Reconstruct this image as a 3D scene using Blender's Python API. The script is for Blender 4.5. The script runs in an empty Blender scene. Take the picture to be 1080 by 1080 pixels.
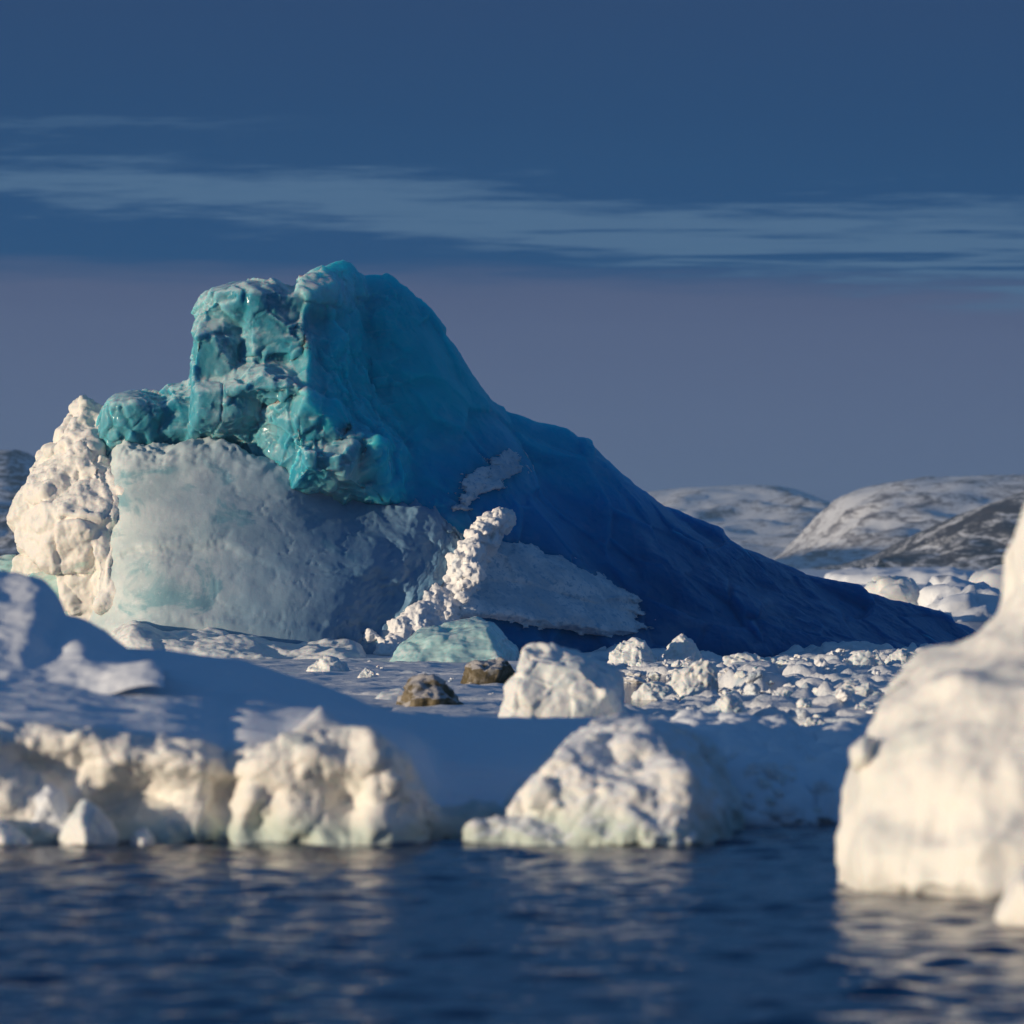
import bpy, bmesh, math, random
import numpy as np
from mathutils import Vector

random.seed(7)
C = bpy.context.scene.collection
F, H, YH = 5138.0, 4.0, 594.0          # focal length in photo pixels, eye height, horizon row

def P(px, py, d):                       # a point of the place seen at (px, py) and d metres away
    return ((px - 540.0) * d / F, d, H - (py - YH) * d / F)
def base_d(py):                         # distance of a waterline seen at row py
    return F * H / (py - YH)

# ------------------------------------------------------------------ noise
_rs = np.random.RandomState(11)
_perm = np.concatenate([_rs.permutation(256)] * 3)
_g = _rs.normal(size=(256, 3)); _g /= np.linalg.norm(_g, axis=1)[:, None]
_rp = _rs.rand(256, 3)
_rd = _rs.normal(size=(256, 3)); _rd /= np.linalg.norm(_rd, axis=1)[:, None]

def _h(i, j, k):
    return _perm[_perm[_perm[i & 255] + (j & 255)] + (k & 255)]
def pnoise(p):
    i = np.floor(p).astype(np.int64); f = p - i
    u = f * f * f * (f * (f * 6 - 15) + 10)
    r = 0
    for a in (0, 1):
        wa = u[:, 0] if a else 1 - u[:, 0]
        for b in (0, 1):
            wb = u[:, 1] if b else 1 - u[:, 1]
            for c in (0, 1):
                wc = u[:, 2] if c else 1 - u[:, 2]
                g = _g[_h(i[:, 0] + a, i[:, 1] + b, i[:, 2] + c)]
                r = r + wa * wb * wc * ((f - (a, b, c)) * g).sum(1)
    return r
def fbm(p, octv=4, gain=.5, lac=2.03, mode=0):
    r = 0; a = 1.0; q = np.array(p, float)
    for o in range(octv):
        n = pnoise(q + o * 17.3)
        if mode == 1: n = np.abs(n) * 2 - .45           # billow
        if mode == 2: n = .5 - np.abs(n) * 2            # ridged
        r = r + a * n; a *= gain; q = q * lac
    return r
def worley(p):
    i = np.floor(p).astype(np.int64); f = p - i
    best = np.full(len(p), 9.0); sec = best.copy(); idx = np.zeros(len(p), np.int64); off = np.zeros((len(p), 3))
    for a in (-1, 0, 1):
        for b in (-1, 0, 1):
            for c in (-1, 0, 1):
                hh = _h(i[:, 0] + a, i[:, 1] + b, i[:, 2] + c)
                v = f - (_rp[hh] + (a, b, c)); dd = (v * v).sum(1)
                m = dd < best
                sec = np.where(m, best, np.minimum(sec, dd))
                best = np.where(m, dd, best); idx = np.where(m, hh, idx); off[m] = v[m]
    return np.sqrt(best), np.sqrt(sec), idx, off
def facet(p, scale, seed=0, soft=.16):            # broken-ice facets: each cell is cut by its own plane
    q = p * scale + seed
    q = q + .25 * np.stack([pnoise(q * .9 + 5), pnoise(q * .9 + 25), pnoise(q * .9 + 45)], 1)
    f1, f2, k, v = worley(q)
    return (v * _rd[k]).sum(1) / scale * sstep(0, soft, f2 - f1)
def knobs(p, scale, seed=0):            # rounded lumps
    f1, f2, k, v = worley(p * scale + seed)
    return (.55 - f1) / scale
def domes(p, scale, seed=0):
    f1 = worley(p * scale + seed)[0]
    return np.sqrt(np.maximum(.42 - f1 * f1, 0)) / scale
def cups(p, scale, seed=0):             # conchoidal hollows with sharp rims
    q = p * scale + seed
    q = q + .22 * np.stack([pnoise(q * 1.1 + 5), pnoise(q * 1.1 + 25), pnoise(q * 1.1 + 45)], 1)
    f1 = worley(q)[0]
    return (f1 - .45) / scale
def sstep(a, b, x):
    t = np.clip((x - a) / (b - a), 0, 1); return t * t * (3 - 2 * t)

# ------------------------------------------------------------------ meshes
def mesh_from(name, V, Fc, smooth=True, attrs=None):
    me = bpy.data.meshes.new(name)
    V = np.asarray(V, np.float32); Fc = np.asarray(Fc, np.int32); k = Fc.shape[1]
    me.vertices.add(len(V)); me.vertices.foreach_set('co', V.ravel())
    me.loops.add(Fc.size); me.loops.foreach_set('vertex_index', Fc.ravel())
    me.polygons.add(len(Fc)); me.polygons.foreach_set('loop_start', np.arange(0, Fc.size, k, dtype=np.int32))
    me.update(calc_edges=True)
    if smooth: me.polygons.foreach_set('use_smooth', np.ones(len(Fc), bool))
    for n, a in (attrs or {}).items():
        at = me.attributes.new(n, 'FLOAT', 'POINT'); at.data.foreach_set('value', np.asarray(a, np.float32))
    me.validate(); me.update()
    return me
def mesh_arrays(me):
    V = np.zeros(len(me.vertices) * 3, np.float32); me.vertices.foreach_get('co', V)
    N = np.zeros(len(me.vertices) * 3, np.float32); me.vertex_normals.foreach_get('vector', N)
    return V.reshape(-1, 3).astype(float), N.reshape(-1, 3).astype(float)
def set_co(me, V):
    me.vertices.foreach_set('co', np.asarray(V, np.float32).ravel()); me.update()
def displace(me, fn):
    V, N = mesh_arrays(me); d = fn(V, N)
    V = V + (N * d[:, None] if d.ndim == 1 else d); set_co(me, V)
def set_attr(me, n, a):
    at = me.attributes.new(n, 'FLOAT', 'POINT') if n not in me.attributes else me.attributes[n]
    at.data.foreach_set('value', np.asarray(a, np.float32))
def tag(o, label=None, cat=None, group=None, kind=None):
    if label: o['label'] = label
    if cat: o['category'] = cat
    if group: o['group'] = group
    if kind: o['kind'] = kind
    return o
def link(name, me, m, parent=None, origin=None):
    o = bpy.data.objects.new(name, me); C.objects.link(o)
    if m: me.materials.append(m)
    if origin is not None:                 # put the object's origin at its base
        V, _ = mesh_arrays(me); set_co(me, V - np.array(origin)); o.location = origin
    if parent:
        o.parent = parent; o.location = Vector(o.location) - parent.location
    return o
def empty(name, loc):
    o = bpy.data.objects.new(name, None); C.objects.link(o); o.location = loc; o.empty_display_size = .3
    return o
def base_of(me):
    V, _ = mesh_arrays(me)
    return (float((V[:, 0].min() + V[:, 0].max()) / 2), float((V[:, 1].min() + V[:, 1].max()) / 2), 0.0)

def cr(A, ts, tens=.5):                 # Catmull-Rom along axis 0
    n = len(A); i = np.clip(np.floor(ts).astype(int), 0, n - 2); t = (ts - i).reshape((-1,) + (1,) * (A.ndim - 1))
    p0 = A[np.maximum(i - 1, 0)]; p1 = A[i]; p2 = A[i + 1]; p3 = A[np.minimum(i + 2, n - 1)]
    m1 = (p2 - p0) * tens; m2 = (p3 - p1) * tens
    return (2*t**3 - 3*t**2 + 1)*p1 + (t**3 - 2*t**2 + t)*m1 + (-2*t**3 + 3*t**2)*p2 + (t**3 - t**2)*m2
def params(A, step):                    # even spacing along axis 0
    L = np.linalg.norm(np.diff(A, axis=0), axis=2).max(axis=1)
    ts = []
    for k, l in enumerate(L):
        n = max(2, int(round(l / step))); ts += [k + j / n for j in range(n)]
    return np.array(ts + [len(L) - 1e-9])
def patch(name, ctrl, step, tens=.42, flip=False):
    A = np.array(ctrl, float)
    us = params(A, step); vs = params(A.transpose(1, 0, 2), step)
    G = cr(A, us, tens); G = cr(G.transpose(1, 0, 2), vs, tens).transpose(1, 0, 2)
    nu, nv = G.shape[:2]; idx = np.arange(nu * nv).reshape(nu, nv)
    q = np.stack([idx[:-1, :-1], idx[1:, :-1], idx[1:, 1:], idx[:-1, 1:]], -1).reshape(-1, 4)
    if flip: q = q[:, ::-1]
    U, Vv = np.meshgrid(us, vs, indexing='ij')
    return mesh_from(name, G.reshape(-1, 3), q, attrs={'pu': U.ravel(), 'pv': Vv.ravel()})
def attr(me, n):
    a = np.zeros(len(me.vertices), np.float32); me.attributes[n].data.foreach_get('value', a); return a.astype(float)

def union(name, hulls, voxel, smooth=0):      # hulls of points fused into one closed skin
    bm = bmesh.new()
    for pts in hulls:
        b2 = bmesh.new(); vs = [b2.verts.new(p) for p in pts]
        r = bmesh.ops.convex_hull(b2, input=vs)
        junk = [v for v in b2.verts if not v.link_faces]
        for v in junk: b2.verts.remove(v)
        bmesh.ops.recalc_face_normals(b2, faces=b2.faces)
        t = bpy.data.meshes.new('tmp'); b2.to_mesh(t); b2.free(); bm.from_mesh(t); bpy.data.meshes.remove(t)
    me = bpy.data.meshes.new(name); bm.to_mesh(me); bm.free()
    return remesh(name, me, voxel, smooth)
def remesh(name, me, voxel, smooth):
    o = bpy.data.objects.new('tmp', me); C.objects.link(o)
    r = o.modifiers.new('r', 'REMESH'); r.mode = 'VOXEL'; r.voxel_size = voxel
    if smooth:
        s = o.modifiers.new('s', 'SMOOTH'); s.iterations = smooth; s.factor = .5
    dg = bpy.context.evaluated_depsgraph_get(); dg.update()
    out = bpy.data.meshes.new_from_object(o.evaluated_get(dg), depsgraph=dg); out.name = name
    bpy.data.objects.remove(o); bpy.data.meshes.remove(me)
    out.polygons.foreach_set('use_smooth', np.ones(len(out.polygons), bool)); out.update()
    return out
def ball(c, r, rnd, n=26, sq=(1, 1, 1)):
    out = []
    for k in range(n):
        v = Vector((rnd.gauss(0, 1), rnd.gauss(0, 1), rnd.gauss(0, 1))).normalized() * r * rnd.uniform(.8, 1.08)
        out.append((c[0] + v.x * sq[0], c[1] + v.y * sq[1], c[2] + v.z * sq[2]))
    return out

# ------------------------------------------------------------------ materials
class NG:
    def __init__(s, tree):
        s.t = tree; tree.nodes.clear()
    def n(s, typ, **kw):
        nd = s.t.nodes.new(typ)
        ins = kw.pop('ins', {})
        for k, v in kw.items(): setattr(nd, k, v)
        for k, v in ins.items():
            if hasattr(v, 'node'): s.t.links.new(v, nd.inputs[k])
            else: nd.inputs[k].default_value = v
        return nd
    def noise(s, vec, scale, detail=5, rough=.55, dist=0.):
        return s.n('ShaderNodeTexNoise', ins={'Vector': vec, 'Scale': scale, 'Detail': detail, 'Roughness': rough, 'Distortion': dist}).outputs['Fac']
    def rng(s, v, a, b, c=0., d=1.):
        return s.n('ShaderNodeMapRange', interpolation_type='SMOOTHSTEP', ins={'Value': v, 'From Min': a, 'From Max': b, 'To Min': c, 'To Max': d}).outputs[0]
    def mix(s, f, a, b):
        nd = s.n('ShaderNodeMix', data_type='RGBA')
        for k, v in (('Factor', f), ('A', a), ('B', b)):
            sock = [x for x in nd.inputs if x.name == k and (x.type == 'RGBA' or k == 'Factor') and (k != 'Factor' or x.type == 'VALUE')][0]
            if hasattr(v, 'node'): s.t.links.new(v, sock)
            else: sock.default_value = v if k == 'Factor' else (*v, 1)
        return [x for x in nd.outputs if x.type == 'RGBA'][0]
    def math(s, op, a, b=0.):
        return s.n('ShaderNodeMath', operation=op, ins={0: a, 1: b}).outputs[0]
    def pos(s): return s.n('ShaderNodeNewGeometry').outputs['Position']
    def scl(s, v, f): return s.n('ShaderNodeVectorMath', operation='MULTIPLY', ins={0: v, 1: f}).outputs[0]
    def bump(s, h, strength, dist, nrm=None):
        ins = {'Height': h, 'Strength': strength, 'Distance': dist}
        if nrm: ins['Normal'] = nrm
        return s.n('ShaderNodeBump', ins=ins).outputs[0]
    def out(s, sh): s.n('ShaderNodeOutputMaterial', ins={'Surface': sh})
    def attr(s, name): return s.n('ShaderNodeAttribute', attribute_name=name).outputs['Fac']

def newmat(name):
    m = bpy.data.materials.new(name); m.use_nodes = True
    return m, NG(m.node_tree)

def ice_mat(name, cols, scale=1., rough=.5, spec=.35, sss=0., srad=(.1, .25, .35), sscale=1., bump=.5, bdist=.05, bscale=4., grain=0., coat=0.):
    """cols: a base colour, then (colour, noise scale, low, high) patches laid over it."""
    m, g = newmat(name); p = g.pos()
    c = cols[0]
    for k, (cc, sc, lo, hi) in enumerate(cols[1:]):
        q = g.scl(p, (sc, sc, sc * 1.3))
        c = g.mix(g.rng(g.noise(g.n('ShaderNodeVectorMath', operation='ADD', ins={0: q, 1: (k * 7.1, 3, k)}).outputs[0], 1., 6, .6, .4), lo, hi), c, cc)
    h = g.noise(p, bscale, 8, .62)
    nrm = g.bump(h, bump, bdist)
    if grain: nrm = g.bump(g.noise(p, bscale * 9, 3, .6), grain, bdist * .3, nrm)
    ins = {'Roughness': rough, 'Specular IOR Level': spec, 'Normal': nrm, 'IOR': 1.31}
    ins['Base Color'] = c if hasattr(c, 'node') else (*c, 1)
    b = g.n('ShaderNodeBsdfPrincipled', ins=ins)
    if sss:
        b.inputs['Subsurface Weight'].default_value = sss
        b.inputs['Subsurface Radius'].default_value = srad
        b.inputs['Subsurface Scale'].default_value = sscale
    if coat:
        b.inputs['Coat Weight'].default_value = coat; b.inputs['Coat Roughness'].default_value = .12
        b.inputs['Coat IOR'].default_value = 1.31
    g.out(b.outputs[0])
    return m

SNOW = (.84, .86, .88)
M_snow = ice_mat('snow', [SNOW, ((.74, .79, .84), .8, .5, .8)], rough=.75, spec=.2, bump=.5, bdist=.08, bscale=1.6, grain=.3)
M_cliff = ice_mat('weathered_white_ice', [(.83, .82, .78), ((.62, .70, .68), 1.1, .54, .74), ((.45, .60, .58), .55, .62, .8)], rough=.5, spec=.35, sss=.35, sscale=.25, bump=.5, bdist=.07, bscale=5)
M_melt = ice_mat('melted_white_ice', [(.82, .80, .75), ((.70, .72, .68), .8, .5, .75), ((.72, .67, .58), .5, .6, .85)], rough=.42, spec=.4, sss=.3, sscale=.25, bump=.35, bdist=.06, bscale=4)
M_lump = ice_mat('white_berg_ice', [(.84, .81, .75), ((.66, .66, .60), .7, .52, .75), ((.35, .62, .56), .28, .63, .75)], rough=.5, spec=.3, sss=.3, sscale=.4, bump=.6, bdist=.12, bscale=2.2)
M_block = ice_mat('pale_ice_block', [(.80, .80, .77), ((.60, .68, .70), .9, .5, .75)], rough=.4, spec=.4, sss=.4, sscale=.3, bump=.5, bdist=.05, bscale=5)
M_green = ice_mat('sea_green_ice', [(.45, .66, .64), ((.70, .76, .74), .8, .5, .7)], rough=.25, spec=.5, sss=.7, srad=(.15, .5, .55), sscale=.8, bump=.3, bdist=.03, bscale=4, coat=.3)
M_brash = ice_mat('brash_ice', [(.80, .80, .80), ((.50, .60, .66), .7, .5, .7)], rough=.6, spec=.3, bump=.8, bdist=.08, bscale=4)
M_rubble = ice_mat('snow_rubble', [(.86, .84, .82), ((.6, .68, .74), .7, .5, .75)], rough=.7, spec=.2, bump=.5, bdist=.06, bscale=5)

def ramp_mat():
    m, g = newmat('smooth_grey_ice'); p = g.pos()
    c = g.mix(g.rng(g.noise(g.scl(p, (.25, .3, .5)), 1., 6, .6, .5), .35, .7), (.44, .54, .56), (.64, .70, .69))
    c = g.mix(g.rng(g.noise(g.scl(p, (.35, .35, .5)), 1., 7, .62, .6), .56, .66), c, (.26, .44, .48))
    c = g.mix(g.rng(g.noise(p, 3.5, 6, .7), .55, .8), c, (.74, .76, .78))
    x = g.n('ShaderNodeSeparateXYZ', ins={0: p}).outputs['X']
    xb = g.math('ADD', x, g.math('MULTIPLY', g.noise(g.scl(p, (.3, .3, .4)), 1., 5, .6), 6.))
    c = g.mix(g.rng(xb, -12.5, -3., 0., .85), c, (.11, .26, .42))      # shading painted in: darker and bluer towards the cleft, where sunlight falls off
    n1 = g.bump(g.noise(g.scl(p, (1, 1, 1)), 1.6, 9, .65, .3), .2, .10)
    n2 = g.bump(g.noise(p, 14, 4, .6), .35, .02, n1)
    b = g.n('ShaderNodeBsdfPrincipled', ins={'Base Color': c, 'Roughness': .5, 'Specular IOR Level': .35, 'Normal': n2,
            'Subsurface Weight': .3, 'Subsurface Radius': (.1, .3, .4), 'Subsurface Scale': .6})
    g.out(b.outputs[0]); return m
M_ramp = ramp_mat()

def blue_mat():
    """Clear glacier ice: sea green above, with sun glow painted into the ridge top, denser and bluer lower in the berg; snow crust by attribute."""
    m, g = newmat('clear_blue_ice'); p = g.pos()
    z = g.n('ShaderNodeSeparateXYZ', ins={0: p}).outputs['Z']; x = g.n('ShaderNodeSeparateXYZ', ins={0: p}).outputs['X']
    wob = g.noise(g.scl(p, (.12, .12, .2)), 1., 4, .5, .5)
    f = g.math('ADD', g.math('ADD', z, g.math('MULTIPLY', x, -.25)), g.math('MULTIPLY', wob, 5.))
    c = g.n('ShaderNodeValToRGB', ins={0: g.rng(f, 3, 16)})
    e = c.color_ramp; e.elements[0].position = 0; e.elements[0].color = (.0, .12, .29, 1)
    e.elements[1].position = 1; e.elements[1].color = (.0, .52, .60, 1)  # ridge top brightened in colour to stand for sunlight passing through
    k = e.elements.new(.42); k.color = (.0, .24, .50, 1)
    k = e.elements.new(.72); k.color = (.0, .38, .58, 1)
    col = g.mix(g.attr('crown'), c.outputs['Color'], g.mix(g.rng(wob, .35, .65), (.02, .26, .36), (.14, .37, .42)))  # crown colour painted duller to offset the direct sun on it
    # whitish frost veins and snow dust
    fr = g.rng(g.noise(g.scl(p, (.5, .5, .9)), 1., 9, .68, 1.2),   .58, .76, 0, .08)
    col = g.mix(fr, col, (.45, .60, .66))
    col = g.mix(g.attr('frost'), col, (.56, .68, .68))
    n1 = g.bump(g.noise(g.scl(p, (1, 1, 1.4)), .9, 8, .6, .4), .25, .10)
    vo = g.n('ShaderNodeTexVoronoi', feature='F1', ins={'Vector': g.n('ShaderNodeVectorMath', operation='ADD', ins={0: p, 1: g.n('ShaderNodeTexNoise', ins={'Vector': p, 'Scale': 1.1, 'Detail': 4.}).outputs['Color']}).outputs[0], 'Scale': 1.6}).outputs['Distance']
    crk = g.math('MULTIPLY', vo, g.rng(g.noise(g.scl(p, (.5, .5, .5)), 1., 3, .5), .42, .62))
    n1 = g.bump(crk, .55, .18, n1)
    n2 = g.bump(g.noise(p, 6, 7, .7), .5, .04, n1)
    b = g.n('ShaderNodeBsdfPrincipled', ins={'Base Color': col, 'Roughness': .27, 'Specular IOR Level': .14, 'IOR': 1.31, 'Normal': n2,
            'Subsurface Weight': 1., 'Subsurface Radius': (.12, .8, 1.0), 'Subsurface Scale': g.rng(g.attr('crown'), 0., 1., 2.6, .55), 'Coat Weight': g.math('MULTIPLY', g.attr('crown'), .3), 'Coat Roughness': .06, 'Coat IOR': 1.31})
    g.out(b.outputs[0]); return m
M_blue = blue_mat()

def dirty_mat():
    m, g = newmat('muddy_ice'); p = g.pos()
    c = g.mix(g.rng(g.noise(p, 3., 8, .65, .5), .4, .65), (.10, .075, .032), (.22, .18, .12))
    c = g.mix(g.rng(g.noise(p, 1.7, 6, .6), .55, .75), c, (.40, .38, .35))
    nz = g.n('ShaderNodeSeparateXYZ', ins={0: g.n('ShaderNodeNewGeometry').outputs['Normal']}).outputs['Z']
    c = g.mix(g.rng(g.math('ADD', nz, g.noise(p, 3, 5, .6)), .95, 1.25, 0, .8), c, (.55, .52, .50))   # rime on the upper sides
    b = g.n('ShaderNodeBsdfPrincipled', ins={'Base Color': c, 'Roughness': .7, 'Specular IOR Level': .3, 'Normal': g.bump(g.noise(p, 7, 8, .65), .8, .06)})
    g.out(b.outputs[0]); return m
M_dirty = dirty_mat()

def water_mat():
    m, g = newmat('sea_water'); p = g.pos()
    h = g.noise(g.scl(p, (.7, 1.2, 1.)), 5., 5, .55)
    b = g.n('ShaderNodeBsdfPrincipled', ins={'Base Color': (.001, .020, .075, 1), 'Roughness': .09, 'IOR': 1.333, 'Specular IOR Level': .5, 'Normal': g.bump(h, .5, .03)})
    g.out(b.outputs[0]); return m
M_water = water_mat()

def hill_mat(name, rock, lo, hi):
    m, g = newmat(name); p = g.pos()
    at = g.attr('rock')
    n = g.noise(g.scl(p, (.045, .02, .16)), 1., 9, .7, .8)
    n2 = g.noise(g.scl(p, (.2, .08, .5)), 1., 6, .68, .3)
    s = g.math('ADD', g.math('ADD', at, g.math('MULTIPLY', n, .7)), g.math('MULTIPLY', n2, .45))
    f = g.rng(s, lo, hi)
    c = g.mix(f, (.80, .80, .80), g.mix(g.rng(n2, .4, .6), rock, tuple(x * 1.7 for x in rock)))
    b = g.n('ShaderNodeBsdfPrincipled', ins={'Base Color': c, 'Roughness': .85, 'Specular IOR Level': .15})
    g.out(b.outputs[0]); return m
M_hill = hill_mat('snowy_rock', (.10, .085, .085), .62, .80)
M_rock = hill_mat('dark_rock_and_snow', (.04, .034, .033), .65, .79)

# ------------------------------------------------------------------ light, sky, camera
SUN_DIR = Vector((-.885, -.465, 0)).normalized(); EL = math.radians(5.5)
sd = Vector((SUN_DIR.x * math.cos(EL), SUN_DIR.y * math.cos(EL), math.sin(EL)))
L = bpy.data.lights.new('sun', 'SUN'); L.energy = 4.1; L.angle = math.radians(.5); L.color = (1., .83, .61)
so = bpy.data.objects.new('sun', L); C.objects.link(so); so.rotation_euler = sd.to_track_quat('Z', 'Y').to_euler(); so.location = (-40, -20, 40)

W = bpy.data.worlds.new('World'); bpy.context.scene.world = W; W.use_nodes = True
g = NG(W.node_tree)
dirv = g.n('ShaderNodeTexCoord').outputs['Generated']
sep = g.n('ShaderNodeSeparateXYZ', ins={0: dirv}); X, Y, Z = sep.outputs
sky = g.n('ShaderNodeTexSky', sky_type='NISHITA'); sky.sun_disc = False; sky.sun_elevation = EL
sky.sun_rotation = math.atan2(sd.x, sd.y); sky.air_density = 1.; sky.dust_density = .6; sky.ozone_density = 3.
skyc = g.n('ShaderNodeMix', data_type='RGBA', blend_type='MULTIPLY'); skyc.inputs[0].default_value = 1
W.node_tree.links.new(sky.outputs[0], skyc.inputs[6]); skyc.inputs[7].default_value = (.65, .96, 1.27, 1)
ax = g.math('DIVIDE', X, g.math('MAXIMUM', g.math('ABSOLUTE', Y), .2))
vec = g.n('ShaderNodeCombineXYZ', ins={0: ax, 1: Y, 2: g.math('MULTIPLY', Z, 6.5)}).outputs[0]
nA = g.math('SUBTRACT', g.n('ShaderNodeTexNoise', ins={'Vector': vec, 'Scale': 9., 'Detail': 8., 'Roughness': .6}).outputs['Fac'], .5)
nB = g.math('SUBTRACT', g.n('ShaderNodeTexNoise', ins={'Vector': g.scl(vec, (1, 1, 2.2)), 'Scale': 34., 'Detail': 5., 'Roughness': .6}).outputs['Fac'], .5)
wob = g.math('ADD', g.math('MULTIPLY', nA, .015), g.math('MULTIPLY', nB, .011))
zz = g.math('ADD', g.math('ADD', Z, g.math('MULTIPLY', ax, .018)), g.math('MULTIPLY', wob, .45))
ramp = g.n('ShaderNodeValToRGB', ins={0: g.math('MULTIPLY', zz, 4.)})    # zz .25 -> 1
e = ramp.color_ramp
stops = [(0., (.098, .138, .248)), (.030, (.096, .134, .240)), (.048, (.088, .122, .224)), (.0550, (.080, .112, .212)), (.0582, (.050, .094, .200)), (.0612, (.016, .074, .190)),
         (.0715, (.016, .072, .188)), (.0815, (.018, .071, .180)), (.092, (.018, .066, .170)), (.115, (.022, .062, .158)), (.25, (.030, .075, .19))]
e.elements[0].position = 0; e.elements[0].color = (*stops[0][1], 1)
e.elements[1].position = 1; e.elements[1].color = (*stops[-1][1], 1)
for zpos, colr in stops[1:-1]:
    q = e.elements.new(zpos * 4); q.color = (*colr, 1)
# a paler streak of cloud that widens towards the right, with thin dark wisps in it
z2 = g.math('ADD', Z, g.math('MULTIPLY', wob, 1.5))
hi = g.math('SUBTRACT', z2, g.math('SUBTRACT', .0764, g.math('MULTIPLY', ax, .034)))
lo = g.math('SUBTRACT', z2, g.math('SUBTRACT', .0652, g.math('MULTIPLY', ax, .10)))
vw = g.scl(vec, (.55, 1, 3.4))
wisp = g.rng(g.n('ShaderNodeTexNoise', ins={'Vector': vw, 'Scale': 22., 'Detail': 5., 'Roughness': .6, 'Distortion': .3}).outputs['Fac'], .50, .62, 0., 1.)
lowpart = g.rng(g.math('SUBTRACT', z2, .0735), 0., -.008, 0., 1.)
streak = g.math('MULTIPLY', g.rng(hi, .003, -.004), g.rng(lo, -.004, .002))
streak = g.math('MULTIPLY', streak, g.math('SUBTRACT', 1., g.math('MULTIPLY', wisp, lowpart)))
streak = g.math('MULTIPLY', streak, g.rng(Z, .047, .057))
thin = g.math('MULTIPLY', g.rng(g.math('ABSOLUTE', g.math('SUBTRACT', z2, .0885)), .003, 0.), g.rng(ax, -.03, -.09, 0., .35))
streak = g.math('MAXIMUM', streak, thin)
skyramp = g.mix(streak, ramp.outputs[0], (.070, .148, .265))
# the stratus deck belongs to the low sky; the open sky takes over higher up
cov = g.rng(Z, .13, .32, 1., 0.)
bg1 = g.n('ShaderNodeBackground', ins={'Color': skyc.outputs[2], 'Strength': .12})
bg2 = g.n('ShaderNodeBackground', ins={'Color': skyramp, 'Strength': 1.})
mx = g.n('ShaderNodeMixShader', ins={0: cov, 1: bg1.outputs[0], 2: bg2.outputs[0]})
g.n('ShaderNodeOutputWorld', ins={'Surface': mx.outputs[0]})

sc = bpy.context.scene
cam = bpy.data.cameras.new('camera'); co = bpy.data.objects.new('camera', cam); C.objects.link(co); sc.camera = co
cam.sensor_width = 36; cam.lens = 36 * F / 1080; cam.clip_start = 1; cam.clip_end = 20000
cam.shift_y = (YH - 540) / 1080
co.location = (0, 0, H); co.rotation_euler = (math.radians(90), 0, 0)
cam.dof.use_dof = True; cam.dof.focus_distance = 202; cam.dof.aperture_fstop = cam.lens / 1000 / .14
sc.view_settings.view_transform = 'Standard'; sc.view_settings.look = 'None'; sc.view_settings.exposure = 0; sc.view_settings.gamma = 1
sc.render.engine = 'CYCLES'; sc.cycles.use_denoising = True; sc.cycles.max_bounces = 8; sc.cycles.diffuse_bounces = 3
sc.cycles.sample_clamp_indirect = 6

# ------------------------------------------------------------------ the sea
def make_water():
    st = .1; x0, x1, y0, y1 = -15., 13., 26., 112.
    xs = np.arange(x0, x1 + .01, st); ys = np.arange(y0, y1 + .01, st)
    Xg, Yg = np.meshgrid(xs, ys, indexing='ij')
    rs = np.random.RandomState(3); Zg = np.zeros_like(Xg)
    for k in range(64):
        lam = 10 ** rs.uniform(math.log10(.3), math.log10(1.7)); th = rs.normal(math.radians(82), .62)
        kx, ky = math.cos(th) * 2 * math.pi / lam, math.sin(th) * 2 * math.pi / lam
        amp = .020 * lam / (2 * math.pi) * (1.25 if lam < 1 else 1.)
        Zg += amp * np.sin(kx * Xg + ky * Yg + rs.uniform(0, 6.28) + .6 * np.sin(.21 * Xg + .13 * Yg + k))
    pat = .75 + .9 * (fbm(np.stack([Xg.ravel() * .12, Yg.ravel() * .05, 0 * Xg.ravel()], 1), 3).reshape(Xg.shape) + .3)
    Zg *= np.clip(pat, .45, 1.5)
    edge = np.minimum(np.minimum(Xg - x0, x1 - Xg), np.minimum(Yg - y0, y1 - Yg)); Zg *= np.clip(edge / 3, 0, 1)
    V = np.stack([Xg, Yg, Zg], -1).reshape(-1, 3); nx, ny = Xg.shape; ii = np.arange(nx * ny).reshape(nx, ny)
    q = np.stack([ii[:-1, :-1], ii[1:, :-1], ii[1:, 1:], ii[:-1, 1:]], -1).reshape(-1, 4)
    xe, ye = xs[-1], ys[-1]; b = len(V); Xf, Yn, Yf = 1450., -60., 5200.
    O = [(-Xf, Yn, 0), (Xf, Yn, 0), (Xf, Yf, 0), (-Xf, Yf, 0), (x0, y0, 0), (xe, y0, 0), (xe, ye, 0), (x0, ye, 0)]
    V = np.concatenate([V, np.array(O)])
    q = np.concatenate([q, np.array([[0, 1, 5, 4], [1, 2, 6, 5], [2, 3, 7, 6], [3, 0, 4, 7]]) + b])
    o = link('water', mesh_from('water', V, q), M_water); tag(o, 'dark blue rippled sea with ice reflections', 'water', kind='structure')
make_water()

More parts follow.
